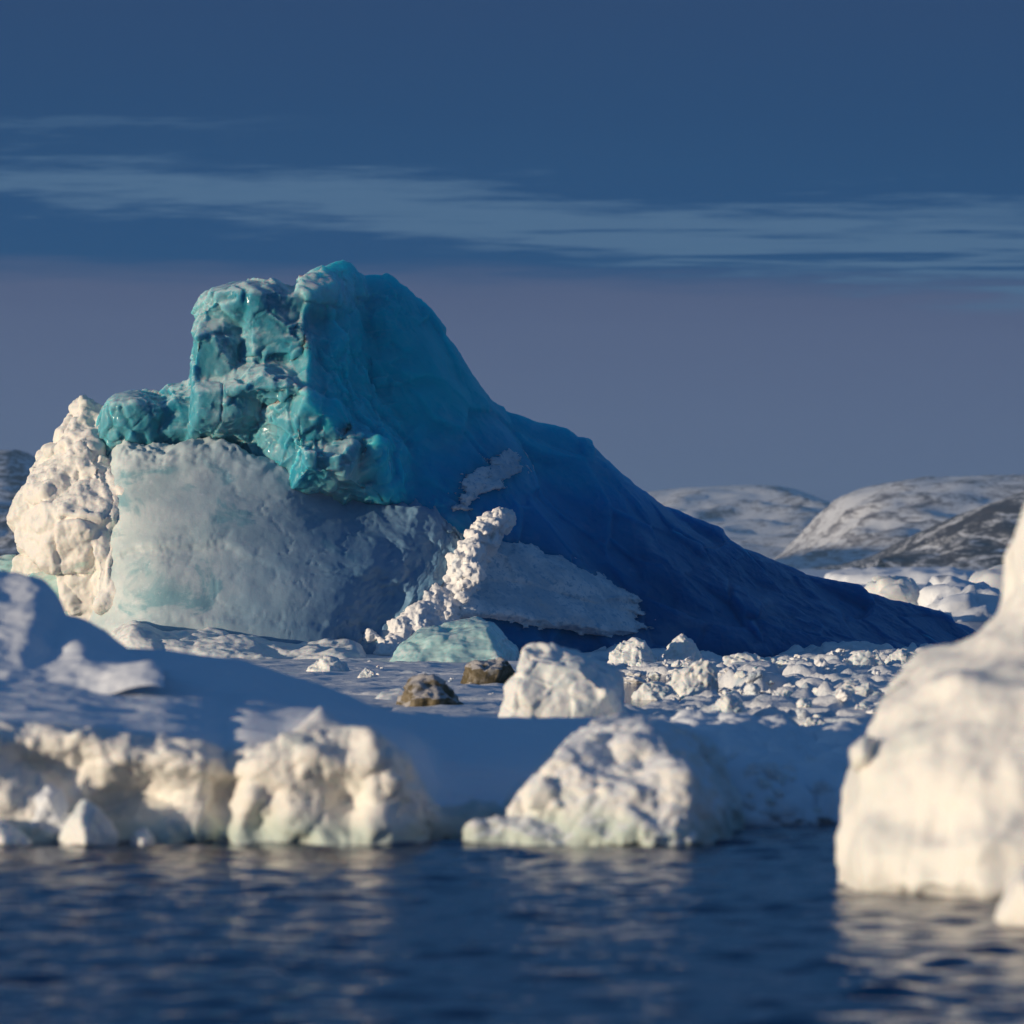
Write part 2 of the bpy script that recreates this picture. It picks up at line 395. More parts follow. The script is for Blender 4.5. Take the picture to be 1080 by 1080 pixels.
# ------------------------------------------------------------------ distant land
def terrain(name, label, sil, d0, depth, mat, rockf, amp, seed, step, base_py=None):
    ctrl = []
    for px, py in sil:
        zt = P(px, py, d0)[2]; x = P(px, py, d0)[0]
        row = []
        for t, hz in ((-.42, -1.), (-.40, .0), (-.26, .22), (-.12, .62), (0, 1.), (.25, .9), (.55, .0)):
            row.append((x + 0.0 * depth * t, d0 + depth * t, -1. if hz < 0 else zt * hz))
        ctrl.append(row)
    me = patch(name, ctrl, step)
    V, N = mesh_arrays(me); pv = attr(me, 'pv')
    m = sstep(1., 2., pv) * (1 - .6 * sstep(3.2, 4., pv))
    q = V * (1 / 70., 1 / 110., 1 / 50.) + seed
    n = fbm(q, 7, .58, 2.1, 2)
    V[:, 2] += m * amp * n
    V[:, 2] = np.maximum(V[:, 2], -.9)
    set_co(me, V); V, N = mesh_arrays(me)
    r = rockf(V, N, n)
    set_attr(me, 'rock', r)
    o = link(name, me, mat); tag(o, label, 'hill', kind='structure'); return o
terrain('snowy_hill', 'pale snow covered hills on the far shore', [(-1500, 560), (-900, 540), (-300, 545), (0, 540), (200, 545), (400, 540), (560, 532), (640, 527), (700, 521), (740, 517), (800, 515), (845, 519), (872, 530), (890, 540), (930, 545), (1000, 550), (1200, 545), (1600, 540), (2200, 550)],
        4200, 1500, M_hill, lambda V, N, n: .02 + .35 * (N[:, 2] < .93) * .3 + .1 * n, 9, 3.1, 9.)
terrain('snowy_hill', 'pale snowy hill with rock bands behind the white berg', [(800, 604), (850, 580), (885, 540), (905, 524), (935, 515), (970, 509), (1010, 507), (1060, 506), (1120, 503), (1250, 495), (1500, 520), (1800, 550)],
        3500, 1100, M_hill, lambda V, N, n: .04 + .12 * n, 9, 7.7, 8.)
terrain('rocky_hill', 'dark rocky hill streaked with snow', [(905, 602), (945, 590), (975, 572), (1005, 556), (1035, 541), (1060, 531), (1090, 522), (1150, 500), (1300, 480), (1500, 530), (1650, 580)],
        2600, 700, M_rock, lambda V, N, n: .12 + .12 * n, 7, 1.7, 5.)
terrain('rocky_hill', 'dark rocky hill beyond the left end of the blue iceberg', [(-420, 520), (-200, 470), (-60, 474), (-10, 480), (12, 479), (30, 486), (60, 500), (110, 530), (180, 565), (260, 600)],
        2900, 800, M_rock, lambda V, N, n: .08 + .12 * n, 7, 9.2, 5.)
def make_sea_ice():
    xs = np.linspace(-700, 900, 200); ys = np.geomspace(420, 4800, 160)
    Xg, Yg = np.meshgrid(xs, ys, indexing='ij'); p = np.stack([Xg.ravel(), Yg.ravel(), 0 * Xg.ravel()], 1)
    z = .12 + .35 * np.clip(fbm(p / 60., 4), 0, 1) + .1 * fbm(p / 9., 3)
    z[(Yg.ravel() < 425)] = -.3
    V = np.stack([Xg.ravel(), Yg.ravel(), z], 1); nx, ny = Xg.shape; ii = np.arange(nx * ny).reshape(nx, ny)
    q = np.stack([ii[:-1, :-1], ii[1:, :-1], ii[1:, 1:], ii[:-1, 1:]], -1).reshape(-1, 4)
    o = link('sea_ice', mesh_from('sea_ice', V, q), M_snow); tag(o, 'flat snow covered sea ice before the far shore', 'sea ice', kind='structure')
make_sea_ice()

# ------------------------------------------------------------------ the big blue iceberg
berg = empty('iceberg', (0, 203, 0))
tag(berg, 'big blue iceberg with a sea green crown and a long dark slope', 'iceberg')

from mathutils.bvhtree import BVHTree
def tree_of(*objs):
    V, T = [], []
    for o in objs:
        n = len(V); w = o.location + (o.parent.location if o.parent else Vector())
        V += [v.co + w for v in o.data.vertices]; T += [[i + n for i in p.vertices] for p in o.data.polygons]
    return BVHTree.FromPolygons(V, T)
def on_surface(tree, px, py, default):       # distance of the surface met at (px, py)
    o = Vector((0, 0, H)); dirv = (Vector(P(px, py, 1.)) - o).normalized()
    h = tree.ray_cast(o, dirv)
    return h[0].y if h[0] else default
def make_ridge():
    S = [((300, 340, 208.5), (330, 198)), ((386, 288, 208.8), (468, 198.6)), ((426, 300, 210), (540, 200.4)), ((447, 318, 211), (590, 202)), ((470, 346, 212.2), (645, 203.8)),
         ((492, 384, 213), (670, 205)), ((520, 426, 214), (695, 206.2)), ((556, 438, 215), (730, 207.6)), ((600, 450, 216.4), (775, 209.2)),
         ((642, 486, 217.6), (805, 210.6)), ((700, 530, 219.6), (855, 212.8)), ((760, 560, 221.4), (895, 215)), ((850, 604, 223.6), (945, 218.4)),
         ((930, 626, 225.6), (985, 221.6)), ((990, 645, 227.4), (1020, 225)), ((1026, 662, 228.6), (1042, 227.4)), ((1060, 705, 230), (1060, 229.6))]
    ctrl = []
    for s, b in S:
        s = np.array(P(*s)); b = np.array((P(b[0], 0, b[1])[0], b[1], 0.)); h = max(s[2], .2); row = []
        u = b.copy(); u[2] = -1.2; row.append(u)
        for t, k in ((0, 0), (.2, -.012), (.42, -.02), (.66, -.012), (.86, .004), (.97, .006)):
            q = b * (1 - t) + s * t; q[2] += k * h; row.append(q)
        row.append(s)
        for t, zz in ((.12, .9), (.5, .5), (1., -.15)):
            row.append(np.array((s[0] - .45 * h * t, s[1] + .8 * h * t + .3 * t, s[2] * zz)))
        ctrl.append(row)
    me = patch('ice_ridge', ctrl, .12, .4)
    def d(V, N):
        pu = attr(me, 'pu'); m = sstep(0, 1, attr(me, 'pv'))
        big = .26 * fbm(V * .22, 3)
        run = .035 * fbm(V * (.8, .8, 1.7), 5, .55) + .014 * fbm(V * 3.2, 4, .55)
        return m * (big * (.35 + .65 * sstep(8, 3, attr(me, 'pv'))) + run)
    displace(me, d)
    V, N = mesh_arrays(me)
    pv = attr(me, 'pv')
    return me
ridge_mesh = make_ridge()
ridge_obj = bpy.data.objects.new('tmp', ridge_mesh)

def blur(G, r):
    for ax in (0, 1):
        n = G.shape[ax]; c = np.cumsum(np.concatenate([np.zeros_like(np.take(G, [0], ax)), G], ax), ax)
        a = np.clip(np.arange(n) - r, 0, n); b = np.clip(np.arange(n) + r + 1, 0, n)
        w = (b - a).reshape((-1, 1, 1) if ax == 0 else (1, -1, 1))
        G = (np.take(c, b, ax) - np.take(c, a, ax)) / w
    return G
def fuse(name, meshes, voxel, smooth):      # open-bottomed skins closed below the water and fused into one
    bm = bmesh.new()
    for m in meshes:
        b2 = bmesh.new(); b2.from_mesh(m)
        rim = [e for e in b2.edges if e.is_boundary]
        c = Vector(); vs = {v for e in rim for v in e.verts}
        for v in vs: c += v.co
        c /= len(vs); c.z = -3; cv = b2.verts.new(c)
        for e in rim: b2.faces.new((e.verts[0], e.verts[1], cv))
        bmesh.ops.recalc_face_normals(b2, faces=b2.faces)
        t = bpy.data.meshes.new('tmp'); b2.to_mesh(t); b2.free(); bm.from_mesh(t); bpy.data.meshes.remove(t)
    me = bpy.data.meshes.new(name); bm.to_mesh(me); bm.free()
    return remesh(name, me, voxel, smooth)
def vsmooth(me, V, it):                      # neighbour averaging over the mesh
    E = np.zeros(len(me.edges) * 2, np.int32); me.edges.foreach_get('vertices', E); E = E.reshape(-1, 2)
    n = len(V); cnt = np.bincount(E.ravel(), minlength=n).astype(float)[:, None]; W = V
    for _ in range(it):
        A = np.stack([np.bincount(E[:, 0], W[E[:, 1], k], n) + np.bincount(E[:, 1], W[E[:, 0], k], n) for k in range(3)], 1)
        W = .4 * W + .6 * A / np.maximum(cnt, 1)
    return W
def make_crown():
    """fractured crown: cut blocks fused together, built from the front of each block back to the far side"""
    SIL = np.array([(98, 462), (104, 446), (110, 430), (120, 418), (134, 412), (148, 411), (160, 416), (170, 419), (180, 409), (192, 405), (200, 402), (204, 372), (207, 342), (212, 319), (222, 306), (238, 298), (255, 293), (272, 297), (290, 295), (308, 300),
                    (314, 292), (326, 285), (340, 280), (352, 275), (360, 275), (372, 283), (384, 289), (396, 296), (410, 300), (430, 305), (445, 320)], float)
    # centre px, py, depth, then cut planes: direction in the block's face, reach, slope in m per px
    B = [(262, 338, 202.0, ((-1, 0, 44, .10), (1, .1, 46, .055), (-.2, -1, 26, .06), (.2, -1, 30, .09), (.2, 1, 34, .05), (1, -.6, 24, .02), (-.7, .7, 30, .03))),
         (286, 350, 201.6, ((-1, 0, 20, .05), (1, 0, 28, .08), (0, -1, 40, .05), (0, 1, 24, .09), (.7, -.7, 20, .03))),
         (222, 378, 201.2, ((-1, 0, 18, .12), (1, 0, 20, .05), (0, -1, 24, .05), (0, 1, 28, .05), (.7, -.7, 10, .025))),
         (346, 306, 204.8, ((-1, .1, 30, .07), (1, 0, 6, .022), (1, .2, 36, .16), (0, -1, 24, .06), (-.15, 1, 20, .07))),
         (345, 386, 202.0, ((-1, 0, 18, .05), (1, .1, 15, .12), (0, -1, 10, .06), (0, 1, 13, .05))),
         (276, 404, 200.0, ((-.5, -.87, 8, .085), (.42, -.9, 9, .075), (0, 1, 8, .075), (-1, 0, 66, .12), (1, 0, 60, .05), (-.5, .87, 20, .03), (.8, .6, 30, .03))),
         (240, 428, 200.3, ((-1, 0, 30, .12), (1, 0, 20, .035), (0, -1, 14, .06), (0, 1, 8, .05))),
         (328, 448, 199.5, ((-.8, -.6, 18, .055), (.7, -.7, 16, .05), (-1, .2, 18, .05), (1, 0, 24, .06), (0, 1, 26, .06), (.8, .5, 20, .03))),
         (340, 489, 198.8, ((-1, 0, 19, .10), (1, 0, 18, .06), (0, -1, 10, .08), (0, 1, 10, .10))),
         (382, 480, 200.2, ((-1, 0, 20, .05), (1, 0, 16, .08), (-.2, -1, 14, .07), (0, 1, 18, .08), (.7, .7, 10, .04))),
         (408, 456, 201.2, ((-1, 0, 16, .05), (1, 0, 16, .08), (-.3, -1, 12, .06), (0, 1, 18, .07))),
         (374, 438, 200.6, ((-1, 0, 24, .05), (1, 0, 16, .06), (0, -1, 14, .06), (0, 1, 20, .05))),
         (432, 500, 202.3, ((-1, 0, 26, .05), (1, 0, 18, .09), (0, -1, 18, .06), (0, 1, 26, .06))),
         (138, 440, 200.9, ((-1, 0, 14, .05), (1, .1, 22, .05), (-.2, -1, 14, .05), (0, 1, 20, .04), (.7, -.7, 16, .03))),
         (186, 438, 201.2, ((-1, 0, 16, .06), (1, 0, 22, .05), (-.2, -1, 20, .06), (0, 1, 16, .05), (-.6, -.8, 16, .03)))]
    nu, nv, nb = 470, 330, 14
    pxs = np.linspace(98, 445, nu); tops = np.interp(pxs, SIL[:, 0], SIL[:, 1])
    k3 = np.ones(5) / 5; tops[2:-2] = np.convolve(tops, k3, 'valid')
    PX = np.repeat(pxs[:, None], nv, 1); v = np.linspace(0, 1, nv)[None]
    bot = np.where(pxs > 370, 560, 520)[:, None]
    PY = bot + (tops[:, None] - bot) * v
    wx = 5 * fbm(np.stack([PX.ravel() / 45, PY.ravel() / 45, 0 * PX.ravel()], 1), 4).reshape(PX.shape)
    wy = 5 * fbm(np.stack([PX.ravel() / 45, PY.ravel() / 45, 0 * PX.ravel() + 9], 1), 4).reshape(PX.shape)
    X_, Y_ = PX + wx, PY + wy
    base = 203.5 + .0135 * np.clip(490 - Y_, 0, 400) + .013 * np.clip(X_ - 310, 0, 200)
    acc = np.exp(-(base - 200) / .06)
    for x0, y0, d0, pl in B:
        dd = np.full_like(base, d0)
        for ux, uy, reach, sl in pl:
            n = math.hypot(ux, uy); t = ((X_ - x0) * ux + (Y_ - y0) * uy) / n - reach
            dd = np.maximum(dd, d0 + sl * t)
        # each face leans a little
        dd = dd + .006 * ((X_ - x0) * math.sin(x0) + (Y_ - y0) * math.cos(y0 * 1.3))
        acc += np.exp(-np.clip(dd - 200, -3, 30) / .06)
    D = 200 - .06 * np.log(acc)
    near = np.clip(1 - (PY - tops[:, None]) / 16, 0, 1)
    D = D + 1.5 * (1 - np.sqrt(1 - near ** 2 * .98))
    tree = tree_of(ridge_obj)            # towards the right the crown sinks into the long ridge
    DR = np.array([[on_surface(tree, PX[a, b], PY[a, b], 209.5) for b in range(0, nv, 6)] for a in range(0, nu, 4)])
    DR = np.array([np.interp(np.arange(nv), np.arange(0, nv, 6), r) for r in DR]); DR = np.stack([np.interp(np.arange(nu), np.arange(0, nu, 4), DR[:, b]) for b in range(nv)], 1)
    low = sstep(405, 470, Y_)
    w = sstep(350, 400, X_) * (1 - low) + sstep(392, 446, X_ - .35 * (Y_ - 470)) * low
    D = D * (1 - w) + np.maximum(D, DR + .5) * w
    D = D + 5 * (1 - sstep(98, 106, PX)) + 2 * sstep(436, 445, PX)
    G = np.stack([(PX - 540) * D / F, D, H - (PY - YH) * D / F], -1)
    back = []
    for t in np.linspace(0, 1, nb + 1)[1:]:
        q = G[:, -1].copy(); q[:, 1] += 6.5 * math.sin(t * 1.5) + .4; q[:, 2] = q[:, 2] * (1 - t ** 1.8) - .3 * t; back.append(q)
    G = np.concatenate([G, np.stack(back, 1)], 1); NV = G.shape[1]
    ii = np.arange(nu * NV).reshape(nu, NV)
    q = np.stack([ii[:-1, :-1], ii[1:, :-1], ii[1:, 1:], ii[:-1, 1:]], -1).reshape(-1, 4)
    me = mesh_from('ice_crown', G.reshape(-1, 3), q)
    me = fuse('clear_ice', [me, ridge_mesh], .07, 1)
    V, N = mesh_arrays(me)
    px = 540 + V[:, 0] * F / V[:, 1]
    cz = lambda V: sstep(460, 400, px) * sstep(212, 208, V[:, 1])          # the broken crown, left of the smooth slope
    c0 = cz(V)[:, None]; set_co(me, V * c0 + vsmooth(me, V, 34) * (1 - c0)); c1 = 1 - c0[:, 0]
    displace(me, lambda V, N: c1 * (.10 * fbm(V * .45, 3) + .05 * fbm(V * (1.1, 1.1, 1.6), 5, .55) + .085 * facet(V, .3, 4, .10) + .05 * facet(V, .9, 14, .06) * sstep(.0, .3, fbm(V * .4 + 30, 3))))
    displace(me, lambda V, N: cz(V) * (.12 * fbm(V * .5, 3) + .12 * cups(V, .40, 3) + .16 * facet(V, .55, 9, .05)))
    displace(me, lambda V, N: cz(V) * (.20 * facet(V, 1.15, 5, .05) * sstep(-.25, .15, fbm(V * .5 + 2, 3)) + .08 * cups(V, 1.3, 8) * sstep(.0, .3, fbm(V * .4 + 7, 2))))
    displace(me, lambda V, N: cz(V) * (.20 * facet(V, 2.6, 2, .06) * sstep(-.1, .25, fbm(V * .7 + 12, 3)) + (.008 + .03 * sstep(.0, .35, fbm(V * .45 + 2, 3))) * fbm(V * 2.4, 6, .62, 2.1, 2)) + .006 * fbm(V * 5, 3))
    V, N = mesh_arrays(me)
    cv = sum(((V - vsmooth(me, V, it)) * N).sum(1) / r for it, r in ((6, .12), (30, .3)))
    nz = fbm(V * 1.7, 5, .65)
    up = sstep(.15, .8, N[:, 2] + .5 * nz)
    left = .12 + .88 * sstep(-7.2, -9.6, V[:, 0] - 2.6 * sstep(10.2, 8.6, V[:, 2]) + .5 * fbm(V * .8 + 4, 3))
    fr = .80 * up + .30 * sstep(.08, .40, cv + .25 * nz) * (.3 + up) + .22 * sstep(.0, .45, fbm(V * .55 + 20, 5, .6))
    pale = np.exp(-((V[:, 0] - P(350, 0, 205)[0]) / 1.5) ** 2 - ((V[:, 2] - P(0, 303, 205)[2]) / .9) ** 2)
    slope = .10 * sstep(.15, .5, fbm(V * (.35, .35, .6) + 3, 5))
    set_attr(me, 'crown', sstep(P(362, 0, 205)[0], P(306, 0, 205)[0], V[:, 0] - 2.4 * sstep(10.5, 8.5, V[:, 2]) + .6 * fbm(V * .6, 3)))
    set_attr(me, 'frost', np.clip(.85 * fr * left + .45 * pale, 0, .75) * cz(V) + slope * (1 - cz(V)))
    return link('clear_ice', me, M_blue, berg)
ridge = make_crown()

def make_ramp():
    rows = [   # left to right: below water, foot, low, mid, high, top edge, tucked back
        [(92, 715, 200), (94, 690, 199.7), (96, 640, 199.6), (98, 585, 200.2), (102, 520, 201.4), (108, 468, 204), (112, 480, 207)],
        [(116, 715, 198.4), (118, 690, 198.0), (120, 640, 197.9), (122, 585, 198.5), (124, 520, 199.6), (126, 466, 201.3), (128, 480, 206)],
        [(170, 715, 197.4), (170, 690, 197.0), (168, 640, 197.0), (166, 580, 197.9), (165, 520, 199.2), (165, 468, 200.8), (166, 480, 206)],
        [(230, 715, 197.2), (230, 690, 196.9), (228, 640, 197.1), (228, 580, 198.1), (232, 520, 199.4), (240, 470, 200.9), (240, 485, 206)],
        [(300, 715, 197.5), (300, 690, 197.2), (300, 640, 197.6), (300, 590, 198.6), (302, 535, 199.9), (305, 488, 201.2), (305, 500, 206)],
        [(365, 715, 198.0), (350, 690, 197.8), (358, 650, 198.2), (372, 605, 199.2), (376, 560, 200.8), (380, 512, 203.2), (380, 525, 206)],
        [(400, 715, 198.5), (376, 690, 198.5), (392, 655, 199.1), (420, 615, 200.0), (436, 575, 201.1), (448, 536, 202.8), (456, 550, 206)],
        [(414, 715, 200.0), (394, 690, 199.6), (414, 655, 200.2), (440, 620, 201.0), (460, 585, 202.1), (472, 552, 203.6), (478, 560, 206)],
        [(420, 715, 203.4), (416, 690, 202.4), (436, 660, 202.6), (460, 625, 203), (480, 590, 204), (490, 562, 205.6), (480, 560, 208)]]
    me = patch('ice_face', [[P(*q) for q in r] for r in rows], .09, .42)
    def d(V, N):
        m = sstep(.3, 1.2, attr(me, 'pv')); pu = attr(me, 'pu')
        r = .16 * fbm(V * .3, 3) + .022 * fbm(V * 1.0, 4, .5)
        px = 540 + V[:, 0] * F / V[:, 1]; py = YH + (H - V[:, 2]) * F / V[:, 1]
        w = 9 * fbm(V * .5 + 13, 5, .6)
        # a thin sheet of ice has spalled off low on the left; its lip runs to the right
        lip = 574 + .0022 * (px - 185) ** 2 + w
        r = r - .13 * sstep(-4, 4, py - lip) * sstep(330, 190, px + 2 * w) * sstep(660 + w, 636 + w, py)
        lip2 = 655 + w + .02 * (px - 130)
        r = r + .10 * sstep(-6, 6, py - lip2)
        # drifted ridges and cracks
        cr_ = np.abs(fbm(V * (.28, .28, .45) + 41, 5, .55))
        r = r - .03 * sstep(.035, .0, cr_)
        r = r + .03 * fbm(V * (.5, .5, 2.2) + 5, 4, .6) * sstep(250, 330, px)
        return m * r * sstep(8, 7, pu) + .28 * fbm(V * .5 + 3, 5, .6) * sstep(4.8, 6.4, pu) * m
    displace(me, d)
    pv_ = attr(me, 'pv')
    displace(me, lambda V, N: np.stack([0 * pv_, .3 * sstep(4.2, 5, pv_) * fbm(V * .9 + 4, 4, .6), .55 * sstep(4., 5, pv_) * fbm(V * (.5, .5, .1) + 14, 5, .62)], 1))
    displace(me, lambda V, N: .010 * fbm(V * 6, 4, .6))
    V, N = mesh_arrays(me); tree = tree_of(ridge)
    px = 540 + V[:, 0] * F / V[:, 1]; py = YH + (H - V[:, 2]) * F / V[:, 1]
    nn = fbm(V * (.7, .7, .9) + 70, 5, .6)
    pe = 400 + np.clip(690 - py, -30, 150) * .58
    w = sstep(pe - 75, pe - 4, px + 16 * nn)
    for k in np.nonzero(w > .003)[0]:
        dr = on_surface(tree, px[k], py[k], V[k, 1])
        dn = V[k, 1] * (1 - w[k]) + (dr - .20 + .20 * nn[k] + .5 * max(0., w[k] - .93)) * w[k]
        r = dn / V[k, 1]; V[k, 0] *= r; V[k, 2] = H + (V[k, 2] - H) * r; V[k, 1] = dn
    set_co(me, V)
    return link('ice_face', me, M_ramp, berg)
face = make_ramp()

def make_white_mass():
    Hs = [[P(*q) for q in [(8, 575, 199), (6, 560, 199.6), (12, 520, 200), (30, 486, 200.6), (48, 470, 200.4), (80, 470, 199), (100, 490, 198), (112, 530, 197.2), (118, 580, 197.4), (112, 598, 197.6), (80, 604, 197.4), (40, 596, 197.8), (60, 540, 196.8), (90, 560, 196.4), (20, 560, 204), (60, 470, 205), (110, 480, 205), (110, 600, 205)]],
          [P(*q) for q in [(50, 476, 200.6), (54, 455, 201), (66, 444, 201.2), (74, 448, 200.6), (80, 425, 201), (82, 420, 201.3), (88, 422, 201.2), (96, 432, 200.6), (112, 436, 200.6), (126, 462, 200), (124, 490, 199), (96, 500, 198.6), (60, 490, 199.2), (70, 460, 199.6), (90, 470, 199), (84, 440, 204), (126, 480, 205)]],
          [P(*q) for q in [(76, 470, 199.6), (79, 430, 200.4), (81, 417, 200.9), (90, 424, 200.9), (97, 440, 200.3), (92, 470, 199.4), (85, 440, 202), (95, 470, 203)]],
          [P(*q) for q in [(50, 600, 198), (110, 590, 197.4), (114, 640, 197.6), (106, 668, 197.8), (86, 650, 197.8), (60, 622, 198), (60, 600, 204), (116, 690, 204), (110, 700, 198.6), (90, 700, 199)]],
          [P(*q) for q in [(92, 612, 197.2), (104, 590, 197), (118, 588, 197.2), (117, 606, 196.9), (106, 628, 197), (96, 632, 197.2), (100, 610, 200)]],
          [P(*q) for q in [(10, 590, 200), (60, 600, 199), (110, 600, 199), (115, 720, 199), (0, 720, 200), (-10, 640, 201), (0, 720, 208), (115, 720, 208), (60, 600, 206)]],
          [P(*q) for q in [(118, 470, 199.8), (126, 500, 199), (124, 545, 198.2), (116, 590, 197.6), (104, 560, 197.4), (104, 500, 198.4), (115, 500, 203), (115, 580, 203)]]]
    Hs = [[tuple(np.array(q) + np.array((0, 2.3, 0))) for q in h] for h in Hs]
    Hs.append([P(*q) for q in [(104, 480, 200.9), (128, 476, 201.2), (136, 520, 199.8), (136, 580, 198.7), (128, 640, 198.2), (104, 640, 198.6), (98, 560, 199), (115, 480, 204), (115, 640, 203)]])
    me = union('white_mass', Hs, .075, 2)
    displace(me, lambda V, N: .36 * fbm(V * .5, 4) + .24 * facet(V, .5, 3, .2) + .10 * cups(V, .7, 2))
    displace(me, lambda V, N: .12 * facet(V, 1.3, 7, .2) * sstep(-.2, .2, fbm(V * .6 + 9, 3)) + .16 * facet(V, 2.6, 5, .08) * sstep(4., 6.5, V[:, 2]) + .30 * cups(V, 1.3, 4) * sstep(3.5, 6, V[:, 2]) + .05 * fbm(V * 2, 6, .62, 2.1, 2))
    displace(me, lambda V, N: .10 * cups(V, 3.1, 2) * sstep(.1, .35, fbm(V * .9, 3)) + .03 * fbm(V * 5, 4, .65))
    link('white_mass', me, M_lump, berg)
    Hs = [[P(*q) for q in [(-40, 640, 199), (-40, 585, 201), (0, 586, 201.4), (30, 596, 200.6), (40, 640, 199), (-40, 700, 199), (50, 700, 199), (0, 600, 206), (50, 700, 206), (-40, 700, 206)]],
          [P(*q) for q in [(18, 624, 198.6), (26, 604, 198.9), (46, 598, 198.9), (66, 612, 198.6), (74, 636, 198.4), (70, 690, 198.2), (20, 690, 198.4), (50, 610, 203), (70, 690, 203), (20, 680, 203)]]]
    Hs = [[tuple(np.array(q) + np.array((0, 2.6, 0))) for q in h] for h in Hs]
    me = union('green_ice', Hs, .08, 2)
    displace(me, lambda V, N: .2 * fbm(V * .6, 3) + .25 * facet(V, .9, 3) + .1 * facet(V, 2.2, 4) + .02 * fbm(V * 4, 4, .6))
    link('green_ice', me, M_green, berg)
make_white_mass()

def snow_skin(name, top, bot, thick, mat, nu, nv, tree, seed):
    """snow lying on the ice: a skin over the surface below it that thins out and ends unevenly"""
    top, bot = np.array(top, float), np.array(bot, float)
    us = np.linspace(0, len(top) - 1 - 1e-9, nu); vs = np.linspace(0, 1, nv)
    A, B = cr(top, us), cr(bot, us)
    PXY = A[:, None] * (1 - vs[None, :, None]) + B[:, None] * vs[None, :, None]
    D = np.array([[on_surface(tree, PXY[a, b, 0], PXY[a, b, 1], 206.) for b in range(nv)] for a in range(nu)])
    U = np.repeat(np.linspace(0, 1, nu)[:, None], nv, 1); Vv = np.repeat(vs[None], nu, 0)
    q = np.stack([PXY[..., 0] / 26, PXY[..., 1] / 11, 0 * U + seed], -1).reshape(-1, 3)
    n = fbm(q, 5, .6).reshape(U.shape)
    T = thick(U, Vv, n)
    Dd = D - T
    G = np.stack([(PXY[..., 0] - 540) * Dd / F, Dd, H - (PXY[..., 1] - YH) * Dd / F], -1)
    ii = np.arange(nu * nv).reshape(nu, nv)
    qd = np.stack([ii[:-1, :-1], ii[:-1, 1:], ii[1:, 1:], ii[1:, :-1]], -1).reshape(-1, 4)
    me = mesh_from(name, G.reshape(-1, 3), qd)
    displace(me, lambda V, N: .10 * fbm(V * .9, 3) + .05 * fbm(V * 2.5, 5, .6))
    displace(me, lambda V, N: .09 * knobs(V, 4.2, 3) + .02 * fbm(V * 8, 3))
    return link(name, me, mat, berg)
def make_crust():
    top = [(466, 640), (480, 606), (498, 578), (520, 564), (545, 562), (575, 571), (610, 588), (642, 605), (670, 624), (694, 648)]
    bot = [(470, 652), (486, 658), (505, 660), (525, 664), (548, 668), (575, 672), (610, 676), (644, 677), (672, 672), (696, 668)]
    def thick(u, v, n):
        lobe = np.abs(np.sin(np.pi * np.where(v < .5, v / .5, (v - .5) / .5))) ** .6
        e = np.clip(np.minimum(np.minimum(u / .16, (1 - u) / .22), np.minimum(v / .22, (1 - v) / .20)), 0, 1)
        e = sstep(.1, 1, e + .5 * n * (1 - e))
        return e * (.16 + (.2 + .6 * u) * (.35 + .65 * lobe)) - .32 * (1 - e) + .06 * n
    return snow_skin('snow_crust', top, bot, thick, M_crust, 200, 120, tree_of(ridge), 4)
M_crust = ice_mat('crusted_snow', [(.50, .60, .66), ((.76, .79, .80), .55, .44, .6), ((.30, .48, .60), 4., .5, .66)], rough=.55, spec=.4, bump=.8, bdist=.06, bscale=6, grain=.5)
crust = make_crust()

def make_rubble():
    rnd = random.Random(21); Hs = []; tree = tree_of(ridge, face, crust)
    line = [(534, 546, 203.4), (518, 550, 202.8), (505, 566, 202), (492, 590, 201), (484, 612, 200.4), (466, 640, 200), (440, 662, 200), (408, 684, 200)]
    wid = [5, 9, 12, 11, 13, 22, 24, 13]
    for k in range(430):
        t = rnd.uniform(0, len(line) - 1.001); i = int(t); f = t - i
        a, b = line[i], line[i + 1]; w = wid[i] * (1 - f) + wid[i + 1] * f
        px = a[0] + (b[0] - a[0]) * f + rnd.gauss(0, .5) * w; py = a[1] + (b[1] - a[1]) * f + rnd.gauss(0, .42) * w
        r = rnd.choice([.10, .12, .14, .18, .22, .28, .36]) * (1.1 if i > 3 else .95)
        d = on_surface(tree, px, py, 202.)
        if i < 4: d = min(d, a[2] + (b[2] - a[2]) * f + rnd.uniform(-.3, .5))
        Hs.append(ball(P(px, py, d - .75 * r + .1), r, rnd, 18))
        if rnd.random() < .35: Hs.append(ball(P(px + rnd.gauss(0, 3), py + 3, d - .1), r * 1.7, rnd, 18, (1, .6, 1)))
        if 0 < i < 4 and k % 4 == 0: Hs.append(ball(P(px + 6, py + 10, d + .9), .42, rnd, 20, (1, 2.4, 1)))
    me = union('snow_rubble', Hs, .05, 1)
    displace(me, lambda V, N: .22 * knobs(V, 3.2, 3) + .05 * fbm(V * 4, 4, .6))
    displace(me, lambda V, N: .16 * knobs(V, 7, 3) + .35 * facet(V, 4.2, 6, .08) + .02 * fbm(V * 9, 3))
    link('snow_rubble', me, M_rubble, berg)
    # the bluish drift higher up in the same cleft
    top = [(462, 520), (480, 500), (500, 482), (522, 470), (542, 472), (560, 480)]
    bot = [(474, 552), (494, 548), (514, 536), (534, 520), (550, 506), (564, 496)]
    def thick(u, v, n):
        e = np.clip(np.minimum(np.minimum(u, 1 - u) / .3, np.minimum(v, 1 - v) / .35), 0, 1)
        e = sstep(.25, .8, e + .9 * n)
        return e * (.12 + .25 * np.abs(n)) - .3 * (1 - e)
    snow_skin('snow_drift', top, bot, thick, M_crust, 110, 90, tree_of(ridge, face), 9)
make_rubble()

